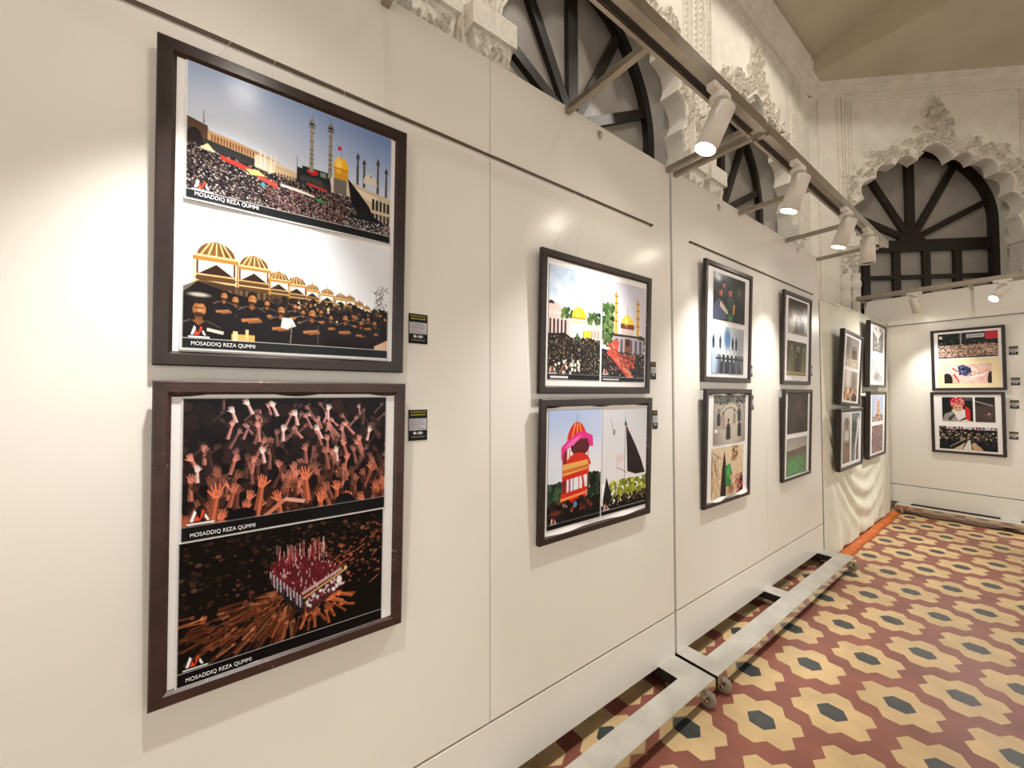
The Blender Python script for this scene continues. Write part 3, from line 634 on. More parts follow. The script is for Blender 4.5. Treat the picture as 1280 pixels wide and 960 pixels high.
# ------------------------------------------------------------------ building walls with cusped arches
ZC, ZT = 5.62, 5.80
def cusp_outline(c):
    half = [(0.0,4.81),(0.225,4.585),(0.50,4.535),(0.75,4.37),(0.905,4.085),(0.965,3.76)]
    pts = []
    def arc(p, q, bulge, n=9):
        (x0,y0),(x1,y1) = p, q; mx,my = (x0+x1)/2,(y0+y1)/2; dx,dy = x1-x0,y1-y0; L = math.hypot(dx,dy)
        nx,ny = dy/L, -dx/L
        if nx*mx + ny*(my-3.9) < 0: nx,ny = -nx,-ny
        return [(x0+dx*t + nx*bulge*L*math.sin(PI*t)**.75, y0+dy*t + ny*bulge*L*math.sin(PI*t)**.75) for t in [k/n for k in range(n)]]
    right = []
    for k,(p,q) in enumerate(zip(half, half[1:])): right += arc(p, q, 0.16 if k == 0 else 0.36)
    right += [(0.965,3.76),(1.0,3.70),(1.03,3.56)]
    L = [(c-x, z) for x, z in reversed(right)] + [(c+x, z) for x, z in right[1:]]
    return L     # from lower left over the apex to lower right

def round_outline(c, r, zc, zb, n=36):
    return [(c-r, zb)] + [(c+r*math.cos(PI-PI*k/n), zc+r*math.sin(PI-PI*k/n)) for k in range(n+1)] + [(c+r, zb)]

WALLS = {'left': (Vector((-0.8,0,0)), Vector((0,1,0)), Vector((1,0,0)), (-2.9, 6.72), (-0.25, 2.35, 4.95))}
AN = math.radians(43)
WALLS['far'] = (Vector((-0.8,6.707,0)), Vector((math.sin(AN),math.cos(AN),0)), Vector((math.cos(AN),-math.sin(AN),0)), (-0.02, 6.0), (1.6, 4.78))
def mapper(o, u, n): return lambda s, z, t: o + u*s + Vector((0,0,z)) - n*t

def leaf(bm, mp, s, z, ang, L, W, H, mi=0):
    # pointed raised leaf lying on the wall face
    ca, sa = math.cos(ang), math.sin(ang)
    def P(a, b, h): return bm.verts.new(mp(s+a*ca-b*sa, z+a*sa+b*ca, -h))
    b0 = P(0,0,0.0); tip = P(L,0,H*.25); l = P(L*.42,W,0); r = P(L*.42,-W,0); top = P(L*.45,0,H); l2 = P(L*.8,W*.45,0); rr = P(L*.8,-W*.45,0)
    for f in ((b0,top,l),(b0,r,top),(l,top,l2),(l2,top,tip),(r,rr,top),(rr,tip,top)): bm.faces.new(f)
def curl(bm, mp, s, z, R, th, H, a0, turns=1.1, n=11, sign=1):
    prev = None
    for k in range(n+1):
        t = k/n; a = a0+sign*t*turns*2*PI; r = R*(1-.62*t); w = th*(1-.4*t)
        cs, cz = s+math.cos(a)*r, z+math.sin(a)*r; ds, dz = math.cos(a), math.sin(a)
        ring = [bm.verts.new(mp(cs-ds*w, cz-dz*w, 0.002)), bm.verts.new(mp(cs, cz, -H)), bm.verts.new(mp(cs+ds*w, cz+dz*w, 0.002))]
        if prev:
            for i in range(2): bm.faces.new((prev[i], prev[i+1], ring[i+1], ring[i]))
        prev = ring
def bead(bm, mp, s, z, r, H):
    n = 6; top = bm.verts.new(mp(s, z, -H)); base = [bm.verts.new(mp(s+r*math.cos(2*PI*k/n), z+r*math.sin(2*PI*k/n), 0.0)) for k in range(n)]
    for k in range(n): bm.faces.new((base[k], base[(k+1)%n], top))

wi = 0; ti = 0
for wn, (o, u, n, (s0, s1), arches) in WALLS.items():
    mp = mapper(o, u, n)
    w = MB()
    holes_a = []; holes_b = []
    for c in arches:
        cu_ = cusp_outline(c)
        holes_a.append([(c-1.03,0.35)] + cu_ + [(c+1.03,0.35)])
        holes_b.append(round_outline(c, 1.13, 3.86, 0.35))
    w.prism([(s0,0),(s1,0),(s1,6.4),(s0,6.4)], holes_a, mp, 0.0, 0.16)
    w.prism([(s0,0),(s1,0),(s1,6.4),(s0,6.4)], holes_b, mp, 0.16, 0.40)
    ex = 0.9 if wn == 'left' else 0.0
    wall = w.build('wall_' + wn, M['stucco']); struct(wall, 'white stucco wall with cusped arches on the %s side' % ('left' if wn == 'left' else 'far'))
    # cornice with stepped profile
    ti += 1; t = MB()
    for (z0, z1, d) in (((5.60,5.66,.03),(5.66,5.74,.06),(5.74,5.79,.10),(5.79,5.97,.12)) if wn == 'left' else ((5.60,5.63,.02),(5.72,5.797,.035))):
        t.prism([(s0-.1,z0),(s1+.06,z0),(s1+.06,z1),(s0-.1,z1)], [], mp, -d, 0.01)
    struct(t.build('trim_%d' % ti, M['stucco']), 'stepped plaster cornice along the top of the %s wall' % wn)
    for ci, c in enumerate(arches):
        R_ = random.Random(int(c*100)+ (5 if wn == 'far' else 0))
        ti += 1; t = MB(); bm = t.bm
        L = cusp_outline(c)
        # raised lip along the cusped edge
        for off, wd, hh in ((0.0,0.022,0.022),):
            prev = None
            for k in range(len(L)):
                a = L[max(0,k-1)]; b = L[min(len(L)-1,k+1)]; dx, dz = b[0]-a[0], b[1]-a[1]; q = math.hypot(dx,dz) or 1; nx, nz = -dz/q, dx/q
                if nx*(L[k][0]-c)+nz*(L[k][1]-3.6) < 0: nx, nz = -nx, -nz
                p = L[k]; ring = [bm.verts.new(mp(p[0],p[1],0.0)), bm.verts.new(mp(p[0]+nx*wd*.3,p[1]+nz*wd*.3,-hh)), bm.verts.new(mp(p[0]+nx*wd,p[1]+nz*wd,-hh)), bm.verts.new(mp(p[0]+nx*wd*1.3,p[1]+nz*wd*1.3,0.0))]
                if prev:
                    for i in range(3): bm.faces.new((prev[i],prev[i+1],ring[i+1],ring[i]))
                prev = ring
        # foliage band following the arch
        for k in range(5, len(L)-5):
            p = L[k]; rx, rz = p[0]-c, p[1]-3.65; q = math.hypot(rx, rz); rx /= q; rz /= q
            for d in (0.055, 0.125, 0.20):
                if R_.random() < 0.16: continue
                s_, z_ = p[0]+rx*(d+R_.uniform(-.02,.02))-rz*R_.uniform(-.03,.03), p[1]+rz*(d+R_.uniform(-.02,.02))+rx*R_.uniform(-.03,.03)
                ang = math.atan2(rz, rx)
                if R_.random() < .55: curl(bm, mp, s_, z_, R_.uniform(.034,.050), .013, R_.uniform(.036,.055), R_.uniform(0,6.28), sign=R_.choice((-1,1)))
                else: leaf(bm, mp, s_, z_, ang+R_.uniform(-1.1,1.1), R_.uniform(.07,.11), R_.uniform(.022,.032), R_.uniform(.034,.055))
        # finial above the apex
        for k in range(70):
            h = R_.random(); wdt = 0.20*(1-h)*(0.6+0.9*abs(math.sin(h*6.5)))+0.03
            s_ = c+R_.uniform(-1,1)*wdt; z_ = 4.92+h*.48
            if k % 2: curl(bm, mp, s_, z_, R_.uniform(.030,.046), .012, .052, R_.uniform(0,6.28), sign=R_.choice((-1,1)))
            else: leaf(bm, mp, s_, z_, PI/2+R_.uniform(-.9,.9), R_.uniform(.07,.11), .028, .052)
        # rectangular ornament border round the arch
        for side in (-1, 1):
            z = 3.5; x = c+side*1.09
            t.prism([(x-.045,3.5),(x-.037,3.5),(x-.037,5.5),(x-.045,5.5)], [], mp, -.014, .002); t.prism([(x+.037,3.5),(x+.045,3.5),(x+.045,5.5),(x+.037,5.5)], [], mp, -.014, .002)
            while z < 5.48:
                leaf(bm, mp, x-.02, z, PI/2-.5, .05, .014, .018); leaf(bm, mp, x+.02, z+.02, PI/2+.5, .05, .014, .018); bead(bm, mp, x, z+.01, .014, .03); z += .062
        x = c-1.09
        while x < c+1.1:
            leaf(bm, mp, x, 5.47, .4, .05, .016, .018); leaf(bm, mp, x, 5.50, -.4, .05, .016, .018); x += .055
        t.prism([(c-1.14,5.53),(c+1.14,5.53),(c+1.14,5.56),(c-1.14,5.56)], [], mp, -.02, .002)
        struct(t.build('trim_%d' % ti, M['relief']), 'carved stucco foliage around the %s arch' % ('far' if wn == 'far' else ('first','second','third')[ci]))
        # capitals and colonnettes
        for side in (-1, 1):
            ti += 1; t = MB(); a, b = sorted((c+side*0.985, c+side*1.245))
            t.prism([(a-.02,3.40),(b+.02,3.40),(b+.02,3.54),(a-.02,3.54)], [], mp, -.10, .14)
            t.prism([(a,3.36),(b,3.36),(b,3.40),(a,3.40)], [], mp, -.07, .13)
            # flaring carved block
            m_ = (a+b)/2
            for z0, z1, e0, e1 in ((3.02,3.10,.075,.085),(3.10,3.24,.085,.10),(3.24,3.36,.10,.125)):
                bmv = [t.bm.verts.new(mp(m_+sx*e, zz, tt)) for zz, e in ((z0,e0),(z1,e1)) for sx, tt in ((-1,.12),(1,.12),(1,-e*.6),(-1,-e*.6))]
                for f in ((0,1,5,4),(1,2,6,5),(2,3,7,6),(3,0,4,7),(3,2,1,0),(4,5,6,7)): t.bm.faces.new([bmv[i] for i in f])
            mf = lambda s, z, q_: mp(s, z, q_-.055-(z-3.02)*.05)
            for k in range(46):
                s_, z_ = R_.uniform(a+.035,b-.035), R_.uniform(3.06,3.36)
                if k % 2: curl(t.bm, mf, s_, z_, .022, .008, .022, R_.uniform(0,6), sign=R_.choice((-1,1)))
                else: leaf(t.bm, mf, s_, z_, R_.uniform(.5,2.6), .05, .014, .024)
            for sx in (-1, 1):
                p = mp(m_+sx*.062, 0, -.02)
                prof = [(.062,.0),(.062,.2),(.05,.25),(.05,2.62),(.062,2.66),(.062,2.70),(.052,2.74),(.052,2.82),(.068,2.86),(.068,2.90),(.055,2.94),(.06,3.03)]
                t.lathe(prof, p, (0,0,1), 14)
            struct(t.build('trim_%d' % ti, M['relief']), None)
        # window: fan light over a grid, dark timber
        wi += 1
        root = empty('window_%d' % wi, mp(c, 0, 0.42)); struct(root, 'fan-topped window with dark timber bars in the %s' % ('far wall arch' if wn == 'far' else 'left wall arch'))
        inv = Matrix.Translation(-mp(c,0,0.42))
        mw = lambda s, z, t_: mp(s, z, 0.42+t_) - mp(c, 0, 0.42)
        fr = MB(); no, ni = round_outline(c, 1.17, 3.86, 0.35), round_outline(c, 1.03, 3.86, 0.42)
        fr.prism(no, [ni], mw, -0.05, 0.04); fr.build('window_frame', M['joinery'], root)
        gb = MB()
        def wbar(p, q, wd, dp=.06): gb.bar(mw(p[0],p[1],0), mw(q[0],q[1],0), wd, dp, up=n)
        for a in (26, 60, 90, 120, 154):
            r = 1.06; ca, sa = math.cos(math.radians(a)), math.sin(math.radians(a))
            # length from hub (z 3.66) to the rim
            bq = (3.66-3.86)*sa; kk = -bq+math.sqrt(max(0, bq*bq-(0.2**2-r*r)))
            wbar((c, 3.62), (c+ca*kk, 3.66+sa*kk), .085 if a != 90 else .11, .075)
        gb.box((-1.06,-.0,0),(1.06,0,0)) if False else None
        wbar((c-1.06,3.54), (c+1.06,3.54), .17, .085)
        for s_ in (-.61,-.2,.2,.61): wbar((c+s_,3.5), (c+s_,.4), .095, .07)
        for z_ in (3.08,2.66,2.24,1.6,1.0): wbar((c-1.06,z_), (c+1.06,z_), .06, .065)
        gb.prism([(c+.19*math.cos(PI*k/12), 3.56+.19*math.sin(PI*k/12)) for k in range(13)], [], mw, -.045, .02)
        gb.build('glazing_bars', M['joinery'], root)
        pn = MB(); pn.prism(round_outline(c, 1.05, 3.86, .4), [], mw, 0.012, 0.02); pn.build('pane', M['pane'], root)

# pier beads on the left wall
ti += 1; t = MB(); o, u, n, _, _ = WALLS['left']; mp = mapper(o, u, n)
for s_ in (1.05, 3.65, 6.22):
    for d in (-.11, .11): t.prism([(s_+d-.012,0),(s_+d+.012,0),(s_+d+.012,5.6),(s_+d-.012,5.6)], [], mp, -.02, .002)
    for d in (-.045, .045):
        z = 3.5
        while z < 5.56: bead(t.bm, mp, s_+d, z, .016, .034); z += .062
    for d in (-.09,-.015,.015,.09): t.prism([(s_+d-.005,0),(s_+d+.005,0),(s_+d+.005,5.58),(s_+d-.005,5.58)], [], mp, -.010, .002)
struct(t.build('trim_%d' % ti, M['relief']), 'beaded vertical mouldings on the left wall piers')
ti += 1; t = MB(); o, u, n, _, _ = WALLS['far']; mp = mapper(o, u, n)
for s_ in (.28, 2.92):
    for d in (-.16,.10,.16): t.prism([(s_+d-.012,0),(s_+d+.012,0),(s_+d+.012,5.55),(s_+d-.012,5.55)], [], mp, -.02, .002)
struct(t.build('trim_%d' % ti, M['relief']), 'plain vertical mouldings on the far wall piers')

# ceiling: main vault rising from the left wall, flat bay ceiling beyond the cross beam
t = MB()
t.bm.faces.new([t.bm.verts.new(p) for p in ((-1.25,-3.0,5.90),(-1.25,6.66,5.90),(5.8,6.66,7.4),(5.8,-3.0,7.4))])
t.box((-1.25,6.56,5.80),(5.8,12.4,7.45))
struct(t.build('ceiling', M['ceil']), 'sloping plaster ceiling with a lower flat bay')

t = MB(); t.box((5.8,-3.0,2.7),(5.95,12.4,7.4)); struct(t.build('wall_right_blocker', M['stucco']), 'unseen upper wall on the right, added to block high ambient light')  # added out of view to shape the light; low ambient enters underneath
t = MB(); t.box((-.8,-3.15,2.7),(5.95,-3.0,7.4)); struct(t.build('wall_near_blocker', M['stucco']), 'unseen upper wall added behind the viewer to keep out steep ambient light')  # second added light blocker, left open below for the low ambient

# ------------------------------------------------------------------ display panels
ZS, ZB, ZR, ZP = 0.300, 0.092, 2.178, 2.515
def make_panel(loc, rz, label, arms, length=2.19, dark_gap=True, rail=(0.14, 2.02), boards=(1.09,), slots=((.10,1.03),(1.145,2.05)), track=(0.02,2.19), reach=.405, b0=.004):
    root = empty('display_panel', loc, (0,0,rz)); tag(root, label, 'exhibition panel', None)
    ed = [0.002]+list(boards)+[length-.002]
    for a, b in zip(ed, ed[1:]):
        m = MB(); m.box((-.018, a+.0012, ZS+.0035),(0, b-.0012, ZP)); m.build('upper_board', M['board'], root, bevel=.0012)
    m = MB(); m.box((-.018,.002,ZB),(0,length-.002,ZS-.0045)); m.build('kick_board', M['board'], root, bevel=.0012)
    m = MB(); m.box((-.07,.006,ZB),(-.0185,length-.006,ZP-.006)); m.build('core_frame', M['board_edge'], root)
    # base
    m = MB(); z0, z1 = .046, .0915
    def rail_(a, b): 
        m.box((a[0],a[1],z0),(b[0],b[1],z1), 2)
        v = [m.bm.verts.new(p) for p in ((a[0],a[1],z1+.0006),(b[0],a[1],z1+.0006),(b[0],b[1],z1+.0006),(a[0],b[1],z1+.0006))]; f = m.bm.faces.new(v); f.material_index = 0
    rail_((.095,b0),(.195,length-.004)); rail_((-.27,b0),(-.17,length-.004))
    rail_((-.17,b0),(.095,slots[0][0]-.0)); rail_((-.17,slots[0][1]),(.095,slots[1][0])); rail_((-.17,slots[1][1]),(.095,length-.004))
    m.box((.195,b0,z0-.001),(.1965,length-.004,z1+.0004), 1); m.box((.0955,b0-.0015,z0-.001),(.196,b0,z1+.0004), 1); m.box((.0955,length-.004,z0-.001),(.196,length-.0025,z1+.0004), 1)
    m.build('base_frame', [M['basetop'], M['chrome'], M['underside']], root)
    for y in (b0+.05, length-.075):
        for x in (.198, -.23):
            c = MB(); c.lathe([(.006,-.012),(.030,-.012),(.034,-.006),(.034,.006),(.030,.012),(.006,.012)], (x, y, .035), (-.38,1,0), 20)
            cf = c.build('caster', M['wheel'], root)
            k = MB(); k.bar((x,y-.017,.035),(x+.004,y-.017,.06),.02,.003,up=(0,1,0)); k.bar((x,y+.017,.035),(x+.004,y+.017,.06),.02,.003,up=(0,1,0)); k.box((x-.018,y-.02,.055),(x+.022,y+.02,.059)); k.lathe([(.0,-.02),(.007,-.02),(.007,.02),(.0,.02)],(x,y,.035),(.0,1,0),10); k.build('caster_fork', M['chrome'], cf)
    # picture rail
    m = MB(); m.tube([(.008,rail[0],ZR),(.008,rail[1],ZR)], .0042, 8)
    for y in (rail[0], rail[1]): m.tube([(-.002,y,ZR),(.012,y,ZR)], .006, 8)
    m.build('picture_rail', M['rail'], root)
    # lighting arms and track
    for y in arms:
        m = MB(); m.box((-.045,y-.0125,ZP-.032),(reach,y+.0125,ZP-.006)); m.build('light_arm', M['steel'], root, bevel=.002)
    a, b = track; zt = ZP-.036; m = MB()
    m.box((reach-.022,a,zt),(reach+.034,b,zt+.034), 0)
    m.box((reach-.034,a,zt-.010),(reach-.022,b,zt+.012), 0); m.box((reach+.018,a,zt-.012),(reach+.034,b,zt), 0)
    m.box((reach-.020,a+.03,zt-.0012),(reach-.004,b-.03,zt-.0002), 1)
    m.build('light_track', [M['steel'], M['slot']], root)
    return root
PA = make_panel((0,-.372,0), 0, 'cream exhibition panel nearest the viewer, hung with the two largest framed groups', (.03,.742,1.468,2.165), boards=(1.101,))
PB = make_panel((0,1.832,0), 0, 'cream exhibition panel in the middle, between the nearest panel and the draped one', (.03,.755,1.50,2.175), length=2.20, rail=(.165,2.02), boards=(1.104,))
PF = make_panel((-.205,6.476,0), -PI/2, 'cream exhibition panel at the far end, facing the viewer across the tiled floor', (.02,.885,1.5,2.17), rail=(.22,2.1), boards=(1.9,), slots=((.38,1.03),(1.16,2.05)), b0=.27)

def hook(x, y, z, label, rz=0):
    r = empty('wall_hook', (x,y,z), (0,0,rz)); tag(r, label, 'hook', None)
    m = MB(); m.box((-.001,-.009,-.012),(.003,.009,.014)); m.build('plate', M['hook'], r)
    m = MB(); m.tube([(.003,0,.004),(.014,0,.002),(.018,0,-.010),(.014,0,-.024),(.006,0,-.026),(.004,0,-.016)], .0022, 6); m.build('hook_bend', M['hook'], r)
hook(0,1.284,2.478,'small pale metal hook near the panel top, closest to the large fan window')
hook(0,2.319,2.462,'small metal hook near the panel top, between the double arm and the next light arm')
hook(0,3.556,2.482,'small metal hook near the top right corner of the middle panel')

# ------------------------------------------------------------------ picture frames
def make_frame(y, z, W, H, label, tilt=0.034, wood='wood', mw=.031, th=.022, rz=0, loc=None, wires=None, sheetwave=0.0, x=0.0, roll_=0.0, back=.003):
    root = empty('picture_frame', loc if loc else (x, y, z), (roll_, tilt, rz)); tag(root, label, 'framed photographs', None)
    o = [(0,0),(W,0),(W,H),(0,H)]; i = [(mw,mw),(W-mw,mw),(W-mw,H-mw),(mw,H-mw)]
    for k in range(4):
        m = MB(); a, b = o[k], o[(k+1)%4]; c, d = i[(k+1)%4], i[k]
        prof = [(back, 0.0), (th-.003, 0.0), (th, 0.10), (th, .80), (th-.007, 1.0), (back, 1.0)]
        rings = []
        for (P0, P1) in ((a, d), (b, c)):
            rings.append([m.bm.verts.new((xx, P0[0]+(P1[0]-P0[0])*t, P0[1]+(P1[1]-P0[1])*t)) for xx, t in prof])
        n = len(prof)
        for q in range(n): m.bm.faces.new((rings[0][q], rings[0][(q+1)%n], rings[1][(q+1)%n], rings[1][q]))
        m.bm.faces.new(rings[0]); m.bm.faces.new(rings[1][::-1])
        m.build('frame_rail', M[wood], root)
    # mounting sheet (slightly wavy laminated paper)
    nx, nz = 40, 40; m = MB(); g = []
    for q in range(nz+1):
        row = []
        for p in range(nx+1):
            u, v = p/nx, q/nz; xx = .0125
            if sheetwave:
                e = max(0, 1-v/.05) ; e2 = max(0, (v-.96)/.04)
                xx += sheetwave*(e*(.5+.5*math.sin(u*11+W*9)) + .5*e2*(.5+.5*math.sin(u*17+2)))
            zz = mw*.75+(H-1.5*mw)*v
            if sheetwave: zz -= max(0, (v-.98)/.02)*.012*(.5+.5*math.sin(u*14+1)) 
            row.append(m.bm.verts.new((xx, mw*.75+(W-1.5*mw)*u, zz)))
        g.append(row)
    for q in range(nz):
        for p in range(nx): m.bm.faces.new((g[q][p],g[q][p+1],g[q+1][p+1],g[q+1][p]))
    m.build('mount_sheet', M['paper'], root, smooth=True)
    m = MB(); m.box((.002,.006,.006),(.006,W-.006,H-.006)); m.build('backing_board', M['board_edge'], root)
    if wires:
        for y0, y1, h in wires: MB().tube([(.012, y0, H-.004), (.012, y1, H+h)], .0005, 5).build('hanging_wire', M['wire'], root)
    return root
def photo(fr, cv, y0, z0, w, h, wave=0.0, border=.0, cap=None, x=.0145):
    o = sheet('photo_print', cv, w, h, fr, x, y0, z0, wave, border)
    if cap: text_part(cap[0], o, x+.0008+wave*1.1, y0+w*cap[1], z0+h*cap[2], cap[3], cap[4])
    return o
CAP = 'MOSADDIQ REZA QUMMI'
# column one (nearest)
f = make_frame(-.1085, 1.436, .5285, .678, 'nearest large frame, upper one, with a shrine courtyard crowd over golden domes', wood='wood_dark', wires=((.095,.18,.16),(.20,.215,.12),(.365,.36,.06)))
photo(f, p_shrine(330), .050, .358, .434, .288, .004, .004, (CAP,.03,.022,.012,.80)); photo(f, p_domes(330), .048, .040, .434, .298, .005, .005, (CAP,.03,.018,.012,.80))
f = make_frame(-.1045, .738, .524, .667, 'nearest large frame, lower one, with raised hands over a red casket crowd', wood='wood', sheetwave=.004, mw=.029)
photo(f, p_hands(330), .049, .332, .421, .296, .002, .004, (CAP,.03,.022,.012,.80)); photo(f, p_casket(330), .046, .030, .421, .296, .002, .004, (CAP,.03,.02,.012,.80))
# column two
f = make_frame(.931, 1.376, .668, .531, 'wide brown frame with two golden-domed shrine photos side by side', wood='wood_dark', wires=((.06,.175,.26),(.175,.225,.26)), mw=.029)
photo(f, p_f2a(190), .040, .054, .286, .425); photo(f, p_f2b(190), .338, .052, .292, .425)
f = make_frame(.925, .829, .668, .528, 'wide brown frame with a red tower photo beside a black flag photo', wood='wood_dark', mw=.029, sheetwave=.008)
photo(f, p_tower(190), .040, .048, .288, .438, .001); photo(f, p_flag(190), .336, .048, .300, .432, .001)
# column three
f = make_frame(2.088, 1.440, .573, .664, 'tall dark frame with two people embracing above a pale blue hall photo', wood='wood_dark', mw=.029)
photo(f, p_generic('embrace',170), .098, .352, .386, .262, .001); photo(f, p_generic('bluehall',170), .092, .050, .386, .270, .001)
f = make_frame(2.073, .757, .55, .644, 'tall dark frame with a grey archway scene above a green cloth photo', wood='wood_dark', mw=.029, sheetwave=.012)
photo(f, p_generic('cloister',170), .096, .336, .382, .275, .001); photo(f, p_generic('greencloth',170), .084, .038, .378, .280, .003)
# column four
f = make_frame(3.172, 1.440, .556, .667, 'tall dark frame with glowing misty figures above a mossy archway photo', wood='wood_dark', mw=.029)
photo(f, p_generic('mist',110), .095, .372, .38, .25, .001); photo(f, p_generic('archway',110), .085, .068, .38, .25, .001)
f = make_frame(3.140, .755, .556, .65, 'tall dark frame with a nearly black photo above a green meadow photo', wood='wood_dark', mw=.029)
photo(f, p_generic('gloom',110), .078, .332, .40, .305, .001); photo(f, p_generic('meadow',110), .078, .028, .39, .27, .001)
# draped section
f = make_frame(4.275, 1.278, .60, .66, 'dark frame hanging slightly crooked, upper left of four on the draped cloth', wood='wood_dark', mw=.03, x=.052, tilt=.05, roll_=-.05, back=-.014)
photo(f, p_generic('mirror',100), .10, .345, .40, .265); photo(f, p_generic('offering',100), .10, .045, .40, .27)
f = make_frame(4.225, .706, .70, .535, 'dark frame with two upright photos side by side on the draped cloth', wood='wood_dark', mw=.03, x=.050, tilt=.03, back=-.014)
photo(f, p_vert('elder',70), .09, .06, .22, .43); photo(f, p_vert('spear',70), .36, .06, .25, .43)
f = make_frame(5.265, 1.436, .70, .68, 'dark frame with two pale grey photos, upper right on the draped cloth', wood='wood_dark', mw=.03, x=.046, tilt=.03, back=-.014)
photo(f, p_generic('street',100), .13, .375, .44, .265); photo(f, p_generic('rail',100), .13, .06, .44, .28)
f = make_frame(5.19, .713, .70, .68, 'dark frame with a golden tower above a red crowd on the draped cloth', wood='wood_dark', mw=.03, x=.046, tilt=.03, back=-.014)
photo(f, p_generic('goldtower',100), .13, .37, .44, .27); photo(f, p_generic('redcrowd',100), .13, .05, .44, .28)
# far panel
f = make_frame(0, 0, .528, .668, 'dark frame on the far panel with a packed square above a cream print', wood='wood_dark', mw=.026, rz=-PI/2, loc=(.366, 6.476, 1.407))
m = MB(); m.box((.0128,.045,.03),(.0135,.492,.34)); m.build('cream_sheet', M['cream_paper'], f)
photo(f, p_square(150), .056, .352, .424, .268); photo(f, p_bundle(140), .096, .075, .335, .205)
f = make_frame(0, 0, .528, .668, 'dark frame on the far panel with a red headscarf portrait, lower one', wood='wood_dark', mw=.026, rz=-PI/2, loc=(.352, 6.476, .718))
photo(f, p_scarf(110), .088, .352, .222, .262); photo(f, p_lampdark(80), .326, .352, .134, .262); photo(f, p_procession(150), .060, .046, .410, .250)

# caption cards
def card_cv(n=44):
    c = Cv(60, 90, n, (26,26,24)); c.rect(3,3,57,8,(60,58,30))
    for y,h in ((6,3.2),(13,4.2)): 
        for k in range(9): c.rect(7+k*5.3,y+U(0,1),11+k*5.3,y+h,(196,178,60))
    c.rect(3,26,57,60,(196,192,200)); 
    for k in range(7): c.rect(6,29+k*4.3,U(34,54),30.6+k*4.3,(130,128,136))
    c.ell(20,68,6,4,(206,206,206)); c.ell(38,68,7,4,(200,200,200)); c.rect(30,65,32,72,(230,230,230)); c.rect(8,78,52,80,(150,150,150)); return c
def card(x, y, z, w, h, label, rz=0):
    r = empty('caption_card', (x,y,z), (0,0,rz)); tag(r, label, 'caption card', 'caption cards beside the frames')
    m = MB(); m.box((0,0,0),(.0016,w,h)); m.build('card_stock', M['black'], r)
    sheet('printed_face', card_cv(), w, h, r, .0019, 0, 0, 0, 0, 'card')
card(0,.444,1.524,.059,.088,'small black and grey card right of the nearest upper frame')
card(0,.445,1.239,.058,.090,'small black and grey card right of the nearest lower frame')
card(0,1.635,1.443,.043,.083,'small card right of the paired golden shrine photos')
card(0,1.647,1.208,.040,.088,'small card right of the red tower and black flag frame')
card(0,2.700,1.482,.034,.072,'small card right of the embracing men frame')
card(0,2.706,1.272,.036,.092,'small card right of the cloister and green cloth frame')
card(0,3.80,1.515,.034,.084,'small card right of the mossy archway frame')
for (x, z, w, h, lb) in ((.913,1.763,.057,.088,'topmost of four small cards on the far panel'),(.920,1.453,.056,.078,'second card from the top beside the far frames'),(.908,1.217,.057,.085,'third card from the top beside the far frames'),(.897,.904,.057,.078,'lowest of four small cards on the far panel')):
    card(x, 6.476, z, w, h, lb, -PI/2)

# ------------------------------------------------------------------ cloth draped over the section between the panels
def drape():
    root = empty('cloth_drape', (0.0, 4.036, 0.0)); tag(root, 'pale green-cream cloth draped over the panel section beside the far corner', 'drape')
    ny, nz = 120, 110; Y0, Y1, Z0, Z1 = 0.0, 2.42, 0.012, 2.165
    m = MB(); g = []
    for j in range(nz+1):
        row = []
        for i in range(ny+1):
            u, v = i/ny, j/nz; y = Y0+(Y1-Y0)*u; z = Z0+(Z1+.03*u-Z0)*v
            lower = max(0, 1-v/.5)
            # hanging swags: catenary folds gathered toward the two lower corners
            sw = 0
            d = (z - (.18+ .95*(abs(u-.52)*1.9)**2.0))
            sw = math.sin(d*34)*.016*math.exp(-((d-.12)/.30)**2)*(1-abs(u-.5)**2*2)
            sw += .010*math.sin(u*26+z*2.5)*lower*(.4+.6*math.exp(-((u-.1)/.25)**2)) + .006*math.sin(u*60+z*6)*max(0,1-v/.3)
            sw += .004*math.sin(u*9+v*5)*(1-v) + .0035*math.sin(u*33+1.7*math.sin(v*6))*(.5+.5*v)
            ef = min(1, u/.10, (1-u)/.12); ef = ef*ef*(3-2*ef); x = .004 + .008*ef + (sw + .030*lower**1.6)*ef
            row.append(m.bm.verts.new((x, y, z)))
        g.append(row)
    for j in range(nz):
        for i in range(ny): m.bm.faces.new((g[j][i],g[j][i+1],g[j+1][i+1],g[j+1][i]))
    o = m.build('cloth', M['drape'], root, smooth=True)
    s = o.modifiers.new('thickness', 'SOLIDIFY'); s.thickness = .003; s.offset = -1
    # orange hem lying on the floor
    m = MB(); n = 60; A = []
    for i in range(n+1):
        u = i/n; y = .19+(2.225-.19)*u; w = .062+.006*math.sin(u*19)
        A.append([m.bm.verts.new((xx, y, zz)) for xx, zz in ((.052,.020),(.058,.034+.003*math.sin(u*23)),(.058+w*.5,.016),(.058+w,.004),(.054+w,.002),(.052,.002))])
    for a, b in zip(A, A[1:]):
        for k in range(6): m.bm.faces.new((a[k],a[(k+1)%6],b[(k+1)%6],b[k]))
    m.bm.faces.new(A[0]); m.bm.faces.new(A[-1][::-1])
    m.build('orange_hem', M['hem'], root, smooth=True)
    m = MB(); m.box((-.055,0.004,.06),(-.012,2.415,2.155)); m.build('support_board', M['board'], root)
    m = MB(); m.tube([(.004,0.0,2.172),(.004,2.42,2.202)], .012, 10); m.build('top_rod', M['drape'], root)
    m = MB()
    for yy in (.06, 2.36): m.box((-.16,yy-.03,0.0),(-.008,yy+.03,.062))
    m.build('support_foot', M['steel'], root)
drape()
